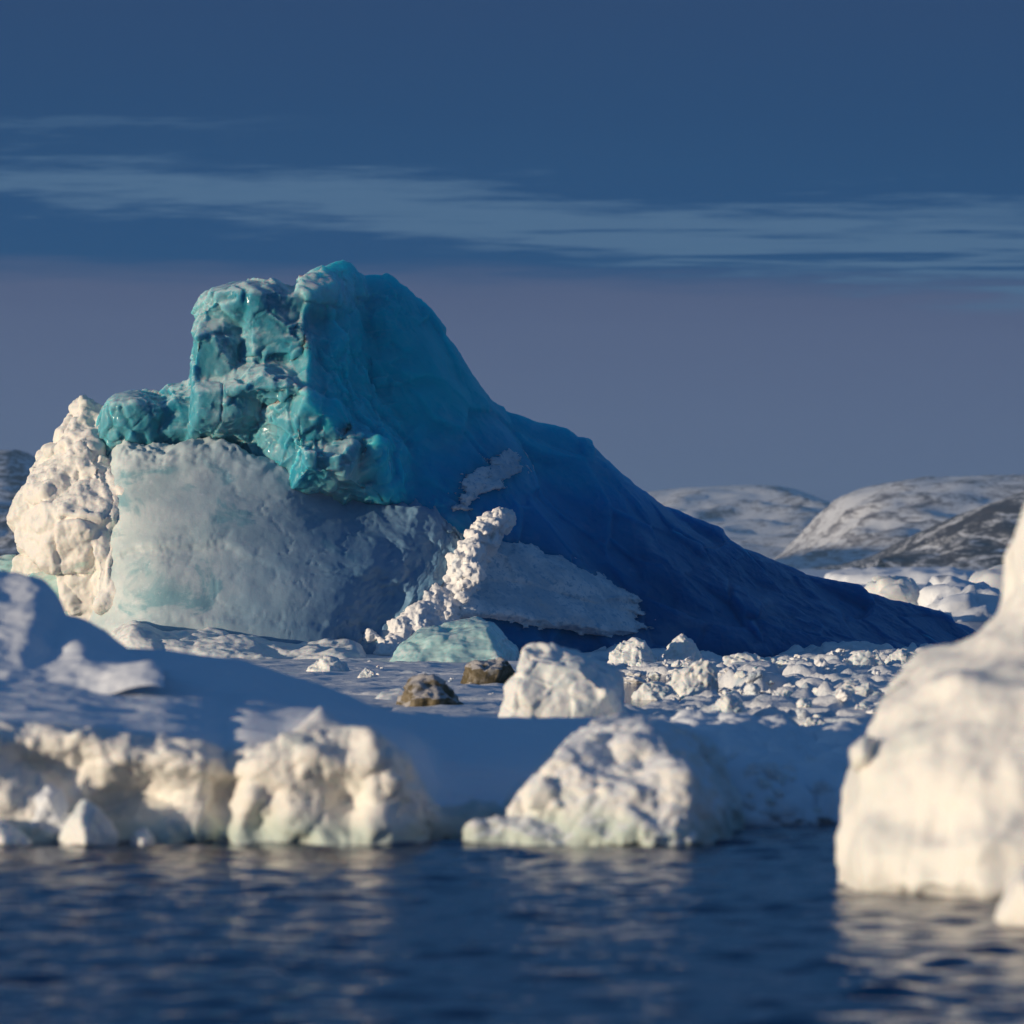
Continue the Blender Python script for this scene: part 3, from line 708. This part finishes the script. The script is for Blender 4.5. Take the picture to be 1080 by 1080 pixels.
def make_foot():
    """low white ice along the foot of the grey face"""
    rows = [[(100, 735, 194), (104, 712, 194), (108, 690, 194.6), (116, 676, 196), (120, 668, 198)],
            [(135, 740, 192.5), (136, 715, 192.6), (138, 682, 193.4), (140, 660, 195), (144, 654, 198)],
            [(180, 742, 192), (182, 715, 192), (184, 690, 193), (186, 672, 195), (190, 664, 198)],
            [(240, 745, 191), (240, 718, 191), (242, 692, 192), (244, 672, 194.5), (248, 664, 198)],
            [(300, 745, 190), (300, 722, 190), (302, 702, 191), (304, 688, 193.5), (306, 676, 198)],
            [(350, 745, 189), (350, 724, 189), (352, 702, 190), (356, 686, 192.5), (360, 676, 198)],
            [(374, 745, 189.5), (376, 726, 189.5), (380, 706, 190.5), (380, 690, 193), (380, 682, 198)],
            [(392, 745, 192), (396, 730, 192), (398, 716, 193), (396, 708, 195), (394, 705, 198)]]
    me = patch('ice_foot', [[P(*q) for q in r] for r in rows], .09)
    displace(me, lambda V, N: .3 * fbm(V * .6, 4) + .16 * knobs(V, 1.1, 2))
    displace(me, lambda V, N: .08 * facet(V, 1.8, 4) + .04 * fbm(V * 3, 4, .6))
    return link('ice_foot', me, M_block, berg)
make_foot()

# ------------------------------------------------------------------ floe in front
floe = empty('ice_floe', (-5, 75, 0))
tag(floe, 'wide snow topped floe with a lit lumpy ice cliff, in the left foreground', 'ice floe')
def make_floe():
    #        px : waterline y, cliff top y, back edge y, and depth tweaks
    S = [(-620, 889, 742, 620, 2.4), (-420, 889, 742, 612, 1.8), (-260, 889, 750, 625, .9), (-160, 889, 757, 645, .3), (-90, 889, 757, 660, 0), (-30, 889, 765, 672, 0), (30, 889, 766, 678, 0), (80, 889, 770, 681, 0), (130, 889, 778, 684, 0),  # unseen left shoulder, raised to cast shade over the floe top and dome
         (175, 889, 780, 687, 0), (212, 889, 787, 691, 0), (236, 888, 794, 694, .2), (262, 889, 788, 700, 0), (300, 889, 784, 713, -.1), (335, 889, 772, 724, -.2), (368, 889, 776, 736, -.3), (400, 890, 782, 748, -.4),
         (428, 890, 800, 753, -.2), (445, 889, 828, 754, .6), (462, 887, 856, 756, 1.2), (492, 885, 866, 758, 1.6), (530, 884, 862, 760, 2.), (600, 884, 852, 758, 3.), (680, 884, 850, 762, 3.4), (740, 884, 858, 790, 3.6), (775, 884, 872, 830, 4), (800, 890, 889, 885, 5)]
    ctrl = []
    for px, yw, yt, yb, dd in S:
        dw = 69.5 + dd; db = 84. if px < 200 else 84 + (px - 200) * .004
        zt = P(px, yt, dw + .5)[2]; zb = P(px, yb, db)[2]
        x = lambda d: P(px, 0, d)[0]
        h = yw - yt
        ctrl.append([P(px, yw + 22, dw + .2), P(px, yw, dw), P(px, yt + h * .55, dw - .12), P(px, yt + h * .2, dw - .05), P(px, yt, dw + .45),
                     (x(dw + 2.5), dw + 2.5, zt + (zb - zt) * .13), (x(dw + 6.5), dw + 6.5, zt + (zb - zt) * .42), (x((dw + db) / 2 + 3), (dw + db) / 2 + 3, zt + (zb - zt) * .75), (x(db), db, zb), (x(db + 2.5), db + 2.5, zb * .45), (x(db + 4), db + 4, -.5)])
    me = patch('snow_cover', ctrl, .055, .4)
    pv = attr(me, 'pv'); pu = attr(me, 'pu')
    cl = sstep(0, .5, pv) * sstep(4.5, 3.8, pv); top = sstep(3.9, 4.8, pv)
    def d1(V, N):
        lumps = .34 * knobs(V, .95, 1) + .30 * fbm(V * .75 + 3, 3) + .20 * facet(V, 1.1, 5)
        tp = .09 * fbm(V * (.35, .5, .5) + 11, 4) + .06 * fbm(V * (.8, 1.5, 1), 4)
        r = cl * lumps + top * tp
        D = N * r[:, None]
        for (hx, hy, rx, ry, dep) in ((70, 812, 40, 26, .7), (150, 838, 62, 30, .95), (100, 860, 40, 24, .6), (20, 800, 24, 20, .4), (236, 845, 16, 34, .55), (275, 868, 18, 18, .5), (365, 848, 30, 24, .6), (425, 850, 24, 30, .3)):
            cx, _, cz = P(hx, hy, 69.5); sx = rx * 69.5 / F; sz = ry * 69.5 / F
            w = np.exp(-((V[:, 0] - cx) / sx) ** 2 - ((V[:, 2] - cz) / sz) ** 2) * cl
            D[:, 1] += w * dep
        # snow peak on the cliff edge
        cx, cy, cz = P(338, 758, 70.6)
        D[:, 2] += .33 * np.clip(1 - np.sqrt(((V[:, 0] - cx) / .62) ** 2 + ((V[:, 1] - cy) / 1.1) ** 2), 0, 1) ** 1.2 * (pv > 3)
        return D
    displace(me, d1)
    displace(me, lambda V, N: cl * (.14 * knobs(V, 2.4, 6) + .14 * facet(V, 2.2, 3) + .20 * cups(V, 1.9, 2)))
    displace(me, lambda V, N: cl * (.07 * knobs(V, 5.5, 2) + .08 * facet(V, 4.6, 2) + .045 * fbm(V * 4, 5, .62, 2.1, 2)) + top * .012 * fbm(V * 3, 4, .6))
    set_attr(me, 'snow', top)
    o = link('snow_cover', me, M_floe, floe)
M_floe = None
def floe_mat():
    m, g = newmat('floe_snow_and_ice'); p = g.pos()
    c = g.mix(g.rng(g.noise(p, 1.1, 6, .6, .4), .54, .74), (.84, .81, .75), (.64, .69, .66))
    z = g.n('ShaderNodeSeparateXYZ', ins={0: p}).outputs['Z']
    wet = g.rng(g.math('ADD', z, g.math('MULTIPLY', g.noise(p, 1.3, 4, .6), .8)), .55, .95, .75, 0.)     # sea-washed green foot
    c = g.mix(wet, c, (.42, .52, .46))
    c = g.mix(g.attr('snow'), c, SNOW)
    n1 = g.bump(g.noise(g.scl(p, (.8, 1.6, 1.)), 1.5, 8, .62, .5), .7, .09)
    n1 = g.bump(g.noise(p, 6, 7, .66), .5, .05, n1)
    b = g.n('ShaderNodeBsdfPrincipled', ins={'Base Color': c, 'Roughness': .6, 'Specular IOR Level': .3, 'Normal': n1,
        'Subsurface Weight': .25, 'Subsurface Radius': (.1, .25, .3), 'Subsurface Scale': .25})
    g.out(b.outputs[0]); return m
M_floe = floe_mat()
make_floe()

def make_dome():
    rows = []
    for px, top, foot, w in ((-230, 640, 700, 0), (-170, 608, 705, .6), (-90, 600, 712, .9), (-30, 603, 715, 1.), (5, 606, 716, 1), (38, 612, 716, 1), (62, 624, 714, .9), (84, 640, 712, .8), (108, 662, 708, .6), (132, 682, 703, .35), (156, 696, 700, .1), (172, 706, 704, 0)):
        dt = 83 - .006 * abs(px - 0); zt = P(px, top, dt)[2]; zf = P(px, foot, 77)[2]
        r = [(P(px, 0, 76)[0], 76., zf - .35), (P(px, 0, 77.)[0], 77., zf)]
        for t, hz in ((.3, .30), (.62, .70), (.86, .93), (1., 1.), (1.18, .9), (1.5, .4), (1.8, -.3)):
            d = 77 + (dt - 77) * t
            r.append((P(px, 0, d)[0], d, zf + (zt - zf) * hz))
        rows.append(r)
    me = patch('snow_dome', rows, .07, .42)
    displace(me, lambda V, N: .16 * fbm(V * (.7, .5, .6), 4) + .02 * fbm(V * 3, 4, .6) - .22 * np.exp(-((V[:, 0] - P(62, 0, 80)[0]) / .28) ** 2) * sstep(2., 3., V[:, 2]))
    link('snow_dome', me, M_snow, floe)
make_dome()

def make_right_lump():
    Hs = [[P(*q) for q in [(520, 885, 70.4), (545, 835, 70.6), (590, 790, 71), (630, 768, 71.4), (680, 765, 72), (730, 785, 72.4), (755, 820, 72.4), (768, 870, 72), (764, 888, 70.8), (735, 888, 69.4), (690, 889, 69.2), (610, 888, 69.8), (560, 860, 70.2), (640, 820, 70.2), (600, 820, 70.3), (735, 845, 69.8), (722, 805, 70.5), (690, 785, 70.9), (530, 900, 72), (640, 760, 74.5), (720, 785, 76), (760, 890, 76), (560, 840, 76), (770, 900, 73)]],
          [P(*q) for q in [(485, 889, 70.3), (500, 868, 70.3), (545, 858, 70.3), (640, 838, 70.3), (640, 893, 69.6), (480, 895, 70.4), (520, 893, 69.9), (560, 880, 72), (500, 880, 72)]],
          [P(*q) for q in [(560, 830, 70.2), (568, 812, 70.2), (580, 816, 70.2), (590, 850, 70), (556, 850, 70.1), (575, 830, 71.2)]],
          [P(*q) for q in [(600, 800, 70.8), (620, 772, 71.2), (652, 762, 71.6), (660, 790, 70.9), (640, 810, 70.5), (630, 770, 73), (660, 800, 73)]],
          [P(*q) for q in [(610, 790, 72), (625, 762, 72.6), (655, 754, 73), (690, 762, 73), (745, 790, 73.4), (765, 840, 73.6), (772, 888, 73.4), (650, 760, 78), (700, 768, 80), (770, 830, 79), (790, 888, 78), (600, 860, 78)]]]
    Hs = [[tuple(np.array(q) - np.array((0, .55, 0))) for q in h] for h in Hs]
    me = union('ice_lump', Hs, .045, 3)
    displace(me, lambda V, N: .25 * fbm(V * .9 + 3, 3) + .26 * knobs(V, 1.2, 8) * sstep(-.1, -.6, N[:, 1]))
    displace(me, lambda V, N: (.14 * knobs(V, 2.8, 3) + .14 * facet(V, 2.2, 1) + .18 * cups(V, 1.7, 2)) * (.3 + .7 * sstep(0, -.5, N[:, 1])))
    displace(me, lambda V, N: .08 * facet(V, 4.8, 3) * sstep(.2, -.4, N[:, 1]) + .045 * fbm(V * 4, 5, .62, 2.1, 2))
    V, N = mesh_arrays(me)
    set_attr(me, 'snow', .8 * sstep(.45, .8, N[:, 2]))
    link('ice_lump', me, M_floe, floe)
make_right_lump()

def block(name, pts, mat, label, cat='ice block', voxel=None, group=None, big=.5, fac=.5, kn=.3, smooth=2, seed=0):
    """one lump of ice from its outline points (px, py, d)"""
    w = [P(*q) for q in pts]; A = np.array(w); size = float(np.ptp(A, axis=0).max())
    me = union(name, [w], voxel or size / 46, smooth)
    k = 1 / size
    displace(me, lambda V, N: big * .10 * size * fbm(V * k * 2.2 + seed, 3) + kn * .12 * size * knobs(V, k * 4.2, seed) * size * k)
    displace(me, lambda V, N: fac * .40 * facet(V, k * 6.5, seed + 3) + kn * .16 * knobs(V, k * 11, seed) + .012 * size * fbm(V * k * 14, 4, .6))
    o = link(name, me, mat, origin=base_of(me)); tag(o, label, cat, group); return o

# ------------------------------------------------------------------ things lying on and round the floe
block('ice_block', [(522, 770, 101.0), (534, 725, 101.0), (556, 690, 101.5), (580, 681, 102.0), (612, 688, 102.0), (642, 704, 101.8), (656, 722, 101.6), (662, 770, 101.4), (600, 830, 100.6), (540, 830, 100.6), (560, 700, 100.8), (610, 704, 100.5), (640, 730, 100.3), (545, 740, 100.4), (580, 690, 104.0), (650, 720, 104.0), (530, 830, 104.0), (664, 830, 104.0)],
      M_block, 'big white ice block with a pitted face, standing just behind the foreground floe', kn=.45, fac=.6, voxel=.04)
M_top = M_snow
block('dirty_ice', [(420, 742, 128), (430, 722, 128), (448, 715, 128.4), (462, 716, 128.4), (478, 732, 128.2), (487, 746, 128), (470, 757, 127.4), (428, 757, 127.4), (440, 735, 127.3), (465, 738, 127.3), (450, 716, 130), (485, 750, 130), (422, 750, 130)],
      M_dirty, 'brown muddy ice lump shaped like a low peak, behind the floe', fac=1.1, kn=.3, big=.9, seed=4)
block('dirty_ice', [(486, 722, 150), (488, 702, 150), (500, 696, 150), (530, 697, 150), (540, 706, 150), (541, 726, 150), (515, 732, 149.3), (490, 731, 149.3), (495, 705, 149.2), (530, 705, 149.2), (512, 698, 152), (540, 728, 152), (488, 728, 152)],
      M_dirty, 'brown muddy ice lump with a flat top, touching the big white block', fac=1.1, kn=.3, big=.9, seed=9)
block('ice_cake', [(395, 742, 134), (400, 735, 134), (425, 728, 134), (440, 735, 134), (440, 747, 133), (405, 747, 133), (420, 728, 137), (440, 745, 137), (397, 745, 137)],
      M_block, 'thin pale ice cake beside the peaked brown lump', fac=.3, seed=3)
# foot blocks at the floe's waterline
block('ice_block', [(62, 892, 69.2), (70, 866, 69.1), (88, 845, 69.2), (104, 850, 69.2), (122, 876, 69.3), (122, 892, 69.2), (90, 892, 68.7), (85, 860, 68.9), (90, 850, 70), (65, 892, 70), (125, 892, 70)],
      M_block, 'small cone of white ice in the cave of the floe cliff', seed=2)
block('ice_block', [(26, 870, 69.6), (32, 842, 69.6), (50, 826, 69.8), (68, 836, 69.7), (76, 862, 69.6), (70, 880, 69.4), (30, 880, 69.4), (50, 840, 69.3), (50, 830, 70.6), (75, 880, 70.6), (28, 880, 70.6)],
      M_snow, 'shaded bluish ice ball in the cave of the floe cliff', seed=5, kn=.2)
block('ice_block', [(-20, 892, 69), (-10, 868, 69), (4, 860, 69.1), (20, 872, 69.1), (34, 892, 69.1), (5, 892, 68.6), (0, 865, 70), (34, 893, 70), (-20, 893, 70)],
      M_block, 'low white ice lump at the floe cliff waterline, cut by the left edge', seed=6)
block('ice_block', [(136, 892, 69.4), (142, 878, 69.3), (152, 872, 69.4), (162, 880, 69.3), (164, 892, 69.3), (150, 892, 69), (150, 874, 70), (166, 892, 70), (136, 892, 70)],
      M_block, 'tiny white ice stub at the waterline under the dark hollow', seed=7)

def make_blue_floe():
    """low lumpy floe in the shade behind the gap"""
    rows = []
    for px, yt, yb, dd in ((610, 850, 792, 3), (660, 842, 788, 1.5), (720, 838, 784, .5), (770, 836, 782, 0), (815, 838, 786, 0), (850, 842, 788, .3), (885, 846, 790, .4), (930, 848, 792, .5), (1000, 850, 792, 1.5), (1060, 868, 800, 4)):
        dw = 74 + dd
        zt = P(px, yt, dw + 1)[2]
        x = lambda d: P(px, 0, d)[0]
        rows.append([P(px, 892, dw), P(px, 876, dw), P(px, (yt + 876) / 2 - 4, dw + .1), P(px, yt, dw + 1), (x(dw + 6), dw + 6, zt * 1.12), (x(dw + 14), dw + 14, zt * 1.15), (x(dw + 24), dw + 24, zt * 1.1), (x(dw + 31), dw + 31, zt * .8), (x(dw + 33), dw + 33, -.4)])
    me = patch('ice_floe', rows, .08)
    pv = attr(me, 'pv')
    displace(me, lambda V, N: .30 * fbm(V * .6, 3) + .50 * domes(V * (1, .7, 1), .8, 3) - .1)
    displace(me, lambda V, N: .40 * domes(V, 1.7, 4) + .15 * facet(V, 2, 4) - .08)
    displace(me, lambda V, N: .3 * domes(V, 4.2, 4) + .03 * fbm(V * 4, 5, .6))
    o = link('ice_floe', me, M_snow, origin=base_of(me))
    tag(o, 'low lumpy floe all in blue shade, right of the foreground floe', 'ice floe'); return o
blue_floe = make_blue_floe()

# ------------------------------------------------------------------ white berg on the right
wb = empty('white_iceberg', (7, 60, 0)); tag(wb, 'bright cream white iceberg with a tall spire at the right edge', 'iceberg')
def make_white_berg():
    prof = [(-20, 960, 882, 61.2, 3.2, 9), (0, 938, 884, 60.8, 3.4, 9), (0, 915, 880, 60.8, 3.4, 9), (0, 885, 885, 60.8, 3.4, 9), (0, 850, 890, 61, 3.3, 9), (0, 818, 902, 61.1, 3.25, 8.9), (0, 790, 910, 61.25, 3.15, 8.7), (0, 762, 922, 61.4, 3.05, 8.4), (0, 735, 931, 61.6, 2.9, 8.1), (0, 712, 944, 61.8, 2.8, 7.6), (0, 698, 968, 62, 2.6, 7.1), (0, 682, 1012, 62.2, 2.3, 6.2),
            (0, 660, 1042, 62.4, 2., 5.4), (0, 640, 1058, 62.5, 1.8, 4.9), (0, 610, 1068, 62.6, 1.6, 4.5), (0, 575, 1072, 62.7, 1.4, 4.2), (0, 535, 1076, 62.8, 1.2, 3.9), (0, 480, 1086, 62.9, 1., 3.3), (0, 430, 1100, 63, .7, 2.4), (0, 400, 1125, 63, .3, 1.), (0, 392, 1150, 63, .02, .05)]
    n = 22; rows = []
    for off, py, pl, dc, ry, wx in prof:
        zz = P(0, py, dc - ry * .7)[2]
        xl = P(pl, 0, dc)[0]; cx = xl + wx / 2
        row = []
        for k in range(n + 1):
            a = math.pi + 2 * math.pi * k / n
            ca, sa = math.cos(a), math.sin(a)
            ex = math.copysign(abs(ca) ** .75, ca); ey = math.copysign(abs(sa) ** .75, sa)
            yy = dc + ey * ry
            # the front leans towards the viewer further right
            if ey < 0: yy -= max(0, (ex + .2)) * .9 * min(1, ry / 3)
            row.append((cx + ex * wx / 2, yy, zz))
        rows.append(row)
    me = patch('berg_body', rows, .06, .42)
    def d(V, N):
        flute = .10 * fbm(V * (1.7, 1.2, .18), 3) * sstep(2.4, 1., V[:, 2])
        lay = .03 * fbm(V * (.25, .25, 1.9), 3) * sstep(1.2, 2.4, V[:, 2])
        return .30 * fbm(V * .5 + 8, 3) + .14 * knobs(V, .75, 4) + 1.3 * flute + lay
    displace(me, d)
    displace(me, lambda V, N: .05 * knobs(V, 1.9, 2) + .07 * fbm(V * (1.6, 1.6, 1.), 5, .58) + .03 * facet(V, 1.5, 7) + .06 * cups(V, 1.2, 3))
    displace(me, lambda V, N: .02 * knobs(V, 5, 2) + .014 * fbm(V * 6, 3))
    link('berg_body', me, M_melt, wb)
make_white_berg()
block('ice_lump', [(1050, 975, 53.6), (1058, 935, 53.6), (1075, 915, 53.8), (1110, 905, 54), (1150, 930, 54), (1170, 980, 54), (1110, 985, 53.2), (1080, 930, 53.2), (1110, 900, 56), (1170, 980, 57), (1060, 978, 56)],
      M_melt, 'rounded white ice lump at the waterline before the cream white iceberg', 'ice block', seed=3, kn=.2, fac=.2)
block('ice_lump', [(898, 812, 60), (899, 790, 60), (911, 778, 60), (926, 780, 60.2), (931, 800, 60.2), (921, 818, 60), (911, 795, 59.6), (906, 790, 61), (931, 815, 61)],
      M_melt, 'knob of white ice sticking out of the cream iceberg side', 'ice block', seed=8, kn=.2, fac=.2).parent = None

# ------------------------------------------------------------------ far bergs
block('far_iceberg', [(916, 622, 345), (922, 612, 346), (940, 609, 348), (958, 611, 348), (972, 622, 346), (976, 634, 344), (960, 640, 342), (925, 640, 342), (950, 613, 342), (970, 640, 354), (920, 640, 354), (940, 610, 354), (960, 660, 342), (925, 660, 344)],
      M_block, 'small sunlit white berg far off beyond the dark slope', 'iceberg', seed=3, smooth=0, fac=1., kn=.03, big=.3)
block('far_iceberg', [(968, 652, 335), (975, 628, 340), (990, 616, 344), (1020, 616, 345), (1050, 622, 345), (1072, 640, 342), (1078, 662, 338), (1010, 664, 334), (1000, 626, 337), (1045, 632, 337), (1020, 617, 356), (1075, 660, 356), (970, 660, 352)],
      M_snow, 'blue shaded far berg beside the white spire', 'iceberg', seed=6, smooth=0, fac=1., kn=.03, big=.3)
block('far_iceberg', [(1018, 632, 520), (1022, 612, 522), (1038, 600, 524), (1056, 597, 526), (1085, 597, 526), (1130, 602, 524), (1140, 636, 520), (1030, 636, 516), (1040, 605, 518), (1100, 605, 518), (1060, 598, 545), (1140, 634, 545), (1020, 634, 545)],
      M_block, 'flat topped far berg with a pinkish cliff', 'iceberg', seed=8, fac=.4, kn=.02, big=.2)
block('far_iceberg', [(868, 622, 900), (872, 604, 905), (905, 600, 905), (960, 599, 905), (1010, 600, 905), (1034, 606, 905), (1036, 620, 900), (950, 621, 895), (880, 607, 897), (1020, 606, 897), (950, 600, 940), (1036, 620, 940), (870, 620, 940)],
      M_snow, 'long low tabular berg on the horizon', 'iceberg', seed=2, fac=.3, kn=.01, big=.1)

# ------------------------------------------------------------------ brash ice between
def make_brash():
    st = .14; xs = np.arange(-16, 46, st); ys = np.arange(104, 232, st * 1.2)
    Xg, Yg = np.meshgrid(xs, ys, indexing='ij'); p = np.stack([Xg.ravel(), Yg.ravel(), 0 * Xg.ravel()], 1)
    big = fbm(p / 7. + 4, 3); lead = fbm(p * (1 / 9., 1 / 22., 1) + 31, 4)
    w1, w2, kk, vv = worley(p * (.34, .22, 1) + 7)
    plate = _rp[kk][:, 0] * .22 + (vv * _rd[kk]).sum(1) * .22
    plate = plate * sstep(.02, .12, w2 - w1)
    z = .04 + .12 * big + plate
    rough = sstep(-.02, .20, fbm(p / (3.6, 5.5, 1) + 60, 4))
    tilt = .6 + .8 * _rp[(kk * 7) & 255][:, 1]
    z += rough * (.34 * domes(p + .12 * big[:, None], .95, 8) * tilt + .30 * domes(p, 1.9, 3) + .26 * domes(p, 3.7, 5)) + .05 * fbm(p * 2.2, 4, .6)
    flat = sstep(3.5, .5, p[:, 0])                                # quiet snow left of the middle
    z = z * (1 - .75 * flat) + .22 * flat
    z -= .6 * sstep(.05, .13, lead) * (1 - flat)
    e = np.minimum(np.minimum(p[:, 1] - 104, 231 - p[:, 1]) / 2, np.minimum(p[:, 0] + 16, 45.8 - p[:, 0])); z = np.where(e < 1, z * np.clip(e, 0, 1) - .3 * (1 - np.clip(e, 0, 1)), z)
    V = np.stack([p[:, 0], p[:, 1], z], 1); nx, ny = Xg.shape; ii = np.arange(nx * ny).reshape(nx, ny)
    q = np.stack([ii[:-1, :-1], ii[1:, :-1], ii[1:, 1:], ii[:-1, 1:]], -1).reshape(-1, 4)
    o = link('brash_ice', mesh_from('brash_ice', V, q), M_brash); tag(o, 'crushed brash ice and slush covering the sea between the floes and the blue iceberg', 'brash ice', kind='stuff')
    return lambda x, y: float(z[min(max(int((x + 16) / st), 0), nx - 1) * ny + min(max(int((y - 104) / (st * 1.2)), 0), ny - 1)])
hz = make_brash()

block('green_ice_block', [(412, 704, 186), (424, 676, 187), (446, 664, 188), (480, 655, 189), (506, 652, 189), (522, 657, 188.6), (524, 690, 185.4), (526, 708, 185), (430, 710, 185), (460, 672, 186.4), (514, 662, 186.6), (548, 684, 189), (544, 702, 188), (500, 655, 193), (540, 700, 194), (420, 704, 192)],
      M_green, 'large smooth block of sea green ice below the snow rubble', fac=.25, kn=.08, big=.25, smooth=1, seed=1, voxel=.07)
named = [
    ((644, 696, 706), (668, 666, 0), M_block, 'tall two tier ice block in front of the dark slope', 1),
    ((694, 738, 705), (718, 664, 0), M_block, 'leaning pointed slab of white ice right beside the tall two tier block', 2),
    ((700, 756, 736), (742, 692, 0), M_block, 'sharp wedge of white ice with a steep right face', 3),
    ((668, 716, 738), (690, 717, 0), M_block, 'low rounded lump left of the sharp white wedge', 4),
    ((764, 832, 708), (784, 687, 0), M_block, 'long low dusky ice hump at the foot of the dark slope', 5),
    ((838, 866, 710), (850, 692, 0), M_block, 'upright stub of ice standing before a dark lead', 6),
    ((884, 940, 712), (912, 682, 0), M_block, 'jagged grey white ridge of ice beside the cream iceberg', 7),
    ((930, 974, 708), (952, 679, 0), M_block, 'knobbly ice heap nearest the right end of the dark slope', 8),
    ((806, 846, 778), (824, 750, 0), M_block, 'round sunlit ice ball at the edge of the blue shade', 9),
    ((748, 792, 764), (768, 728, 0), M_block, 'lumpy ice mound in the middle of the brash', 10),
    ((840, 878, 774), (858, 752, 0), M_block, 'cream coloured ice lump right of the sunlit ice ball', 11),
    ((870, 930, 742), (902, 716, 0), M_block, 'broad bright heap of ice in the brash near the cream iceberg', 12),
    ((896, 924, 758), (910, 738, 0), M_block, 'pointed chunk below the broad bright heap', 13),
    ((782, 806, 748), (794, 722, 0), M_block, 'dusky ball of ice behind the lumpy mound', 14),
    ((720, 752, 778), (734, 756, 0), M_block, 'flat white ice cake on the left rim of the sunlit brash', 15),
    ((378, 400, 722), (388, 700, 0), M_block, 'little white ice nub on the shaded snow below the grey face', 16),
    ((318, 372, 716), (345, 690, 0), M_block, 'pale boulder of ice left of the little nub', 17),
]
for (x0, x1, yb), (xp, yt, _), m, lab, sd_ in named:
    rnd = random.Random(sd_ * 13); d0 = base_d(yb); w = (x1 - x0) * d0 / F; pts = []
    yb2 = yb + 5
    for k in range(9):
        t = k / 8; px = x0 + (x1 - x0) * t
        topy = yb + (yt - yb) * max(0, 1 - abs(px - xp) / max(xp - x0, x1 - xp)) ** .55
        for dd in (-.25, .3):
            pts.append((px + rnd.uniform(-2, 2), topy + rnd.uniform(0, .25) * (yb - topy), d0 + w * (dd + .35) + rnd.uniform(-.1, .1)))
    pts += [(x0, yb2, d0 - .05), (x1, yb2, d0 - .05), ((x0 + x1) / 2, yb2, d0 - .3 * w), (x0, yb2, d0 + w * .8), (x1, yb2, d0 + w * .8)]
    block('ice_block', pts, m, lab, seed=sd_, fac=1.1, kn=.35, big=.9, smooth=1)

# small lumps: a dozen shapes, copied
protos = []
for k in range(12):
    rnd = random.Random(100 + k)
    sq = (1, rnd.uniform(.7, 1.), rnd.uniform(.55, .95))
    me = union('ice_chunk', [ball((0, 0, .25), .62, rnd, 13, sq), ball((rnd.uniform(-.35, .35), rnd.uniform(-.3, .3), rnd.uniform(.0, .35)), .42, rnd, 11, sq)], .06, 1)
    displace(me, lambda V, N: .13 * fbm(V * 2.2 + k, 3) + .36 * facet(V, 2.4, k) + .06 * knobs(V, 3.4, k))
    displace(me, lambda V, N: .22 * facet(V, 5.5, k) + .02 * fbm(V * 9, 3))
    me.materials.append([M_brash, M_block, M_rubble][k % 3]); protos.append(me)
zones = [   # px range, row range, how many, size range in m, label, group
    ((640, 945), (694, 722), 95, (.18, .6), 'small ice lump in the far rows of sunlit brash before the dark slope', 'small lumps in the far rows of brash'),
    ((690, 935), (722, 776), 150, (.14, .5), 'small ice lump in the near rows of sunlit brash behind the shaded floe', 'small lumps in the near rows of brash'),
    ((380, 640), (698, 750), 14, (.12, .30), 'small ice lump lying on the shaded snow behind the foreground floe', 'small lumps on the shaded snow'),
]
rnd = random.Random(77)
for (xa, xb), (ya, yb), n, (s0, s1), lab, grp in zones:
    for k in range(n):
        py = rnd.uniform(ya, yb); d = base_d(py); px = rnd.uniform(xa, xb)
        if py > 740 and px < 690 + (py - 722) * .9: px += 60
        x = P(px, py, d)[0]; s = s0 + (s1 - s0) * rnd.random() ** 2 + (.45 * rnd.random() if rnd.random() < .10 else 0)
        o = bpy.data.objects.new('ice_chunk', rnd.choice(protos)); C.objects.link(o)
        o.location = (x, d, max(hz(x, d), 0) - .12 * s); o.rotation_euler = (rnd.uniform(-.4, .4), rnd.uniform(-.4, .4), rnd.uniform(0, 6.28))
        o.scale = (s * rnd.uniform(.8, 1.5), s * rnd.uniform(.8, 1.3), s * rnd.uniform(.7, 1.2))
        tag(o, lab, 'ice chunk', grp)

tree = tree_of(blue_floe)
for k in range(34):
    px, py = rnd.uniform(735, 895), rnd.uniform(800, 872)
    d = on_surface(tree, px, py, 0)
    if d < 60: continue
    p = P(px, py, d); s = rnd.uniform(.10, .34)
    o = bpy.data.objects.new('ice_chunk', rnd.choice(protos)); C.objects.link(o)
    o.location = (p[0], p[1], p[2] - .2 * s); o.rotation_euler = (rnd.uniform(-.5, .5), rnd.uniform(-.5, .5), rnd.uniform(0, 6.28))
    o.scale = (s * rnd.uniform(.8, 1.5), s * rnd.uniform(.8, 1.3), s * rnd.uniform(.7, 1.2))
    tag(o, 'small bluish ice lump on the shaded floe', 'ice chunk', 'small lumps on the shaded floe')

# ------------------------------------------------------------------ air
def make_haze():
    bm = bmesh.new(); bmesh.ops.create_cube(bm, size=1.)
    for v in bm.verts: v.co = Vector((v.co.x * 3000, 2570 + v.co.y * 5400, 44 + v.co.z * 94))
    me = bpy.data.meshes.new('haze'); bm.to_mesh(me); bm.free()
    m = bpy.data.materials.new('air'); m.use_nodes = True; g = NG(m.node_tree)
    v = g.n('ShaderNodeVolumePrincipled', ins={'Color': (.45, .72, 1., 1), 'Density': 1.15e-4, 'Anisotropy': .2})
    g.n('ShaderNodeOutputMaterial', ins={'Volume': v.outputs[0]})
    o = link('haze', me, m); tag(o, 'thin bluish air haze over the fjord', 'haze', kind='stuff')
HAZE = True
if HAZE: make_haze()
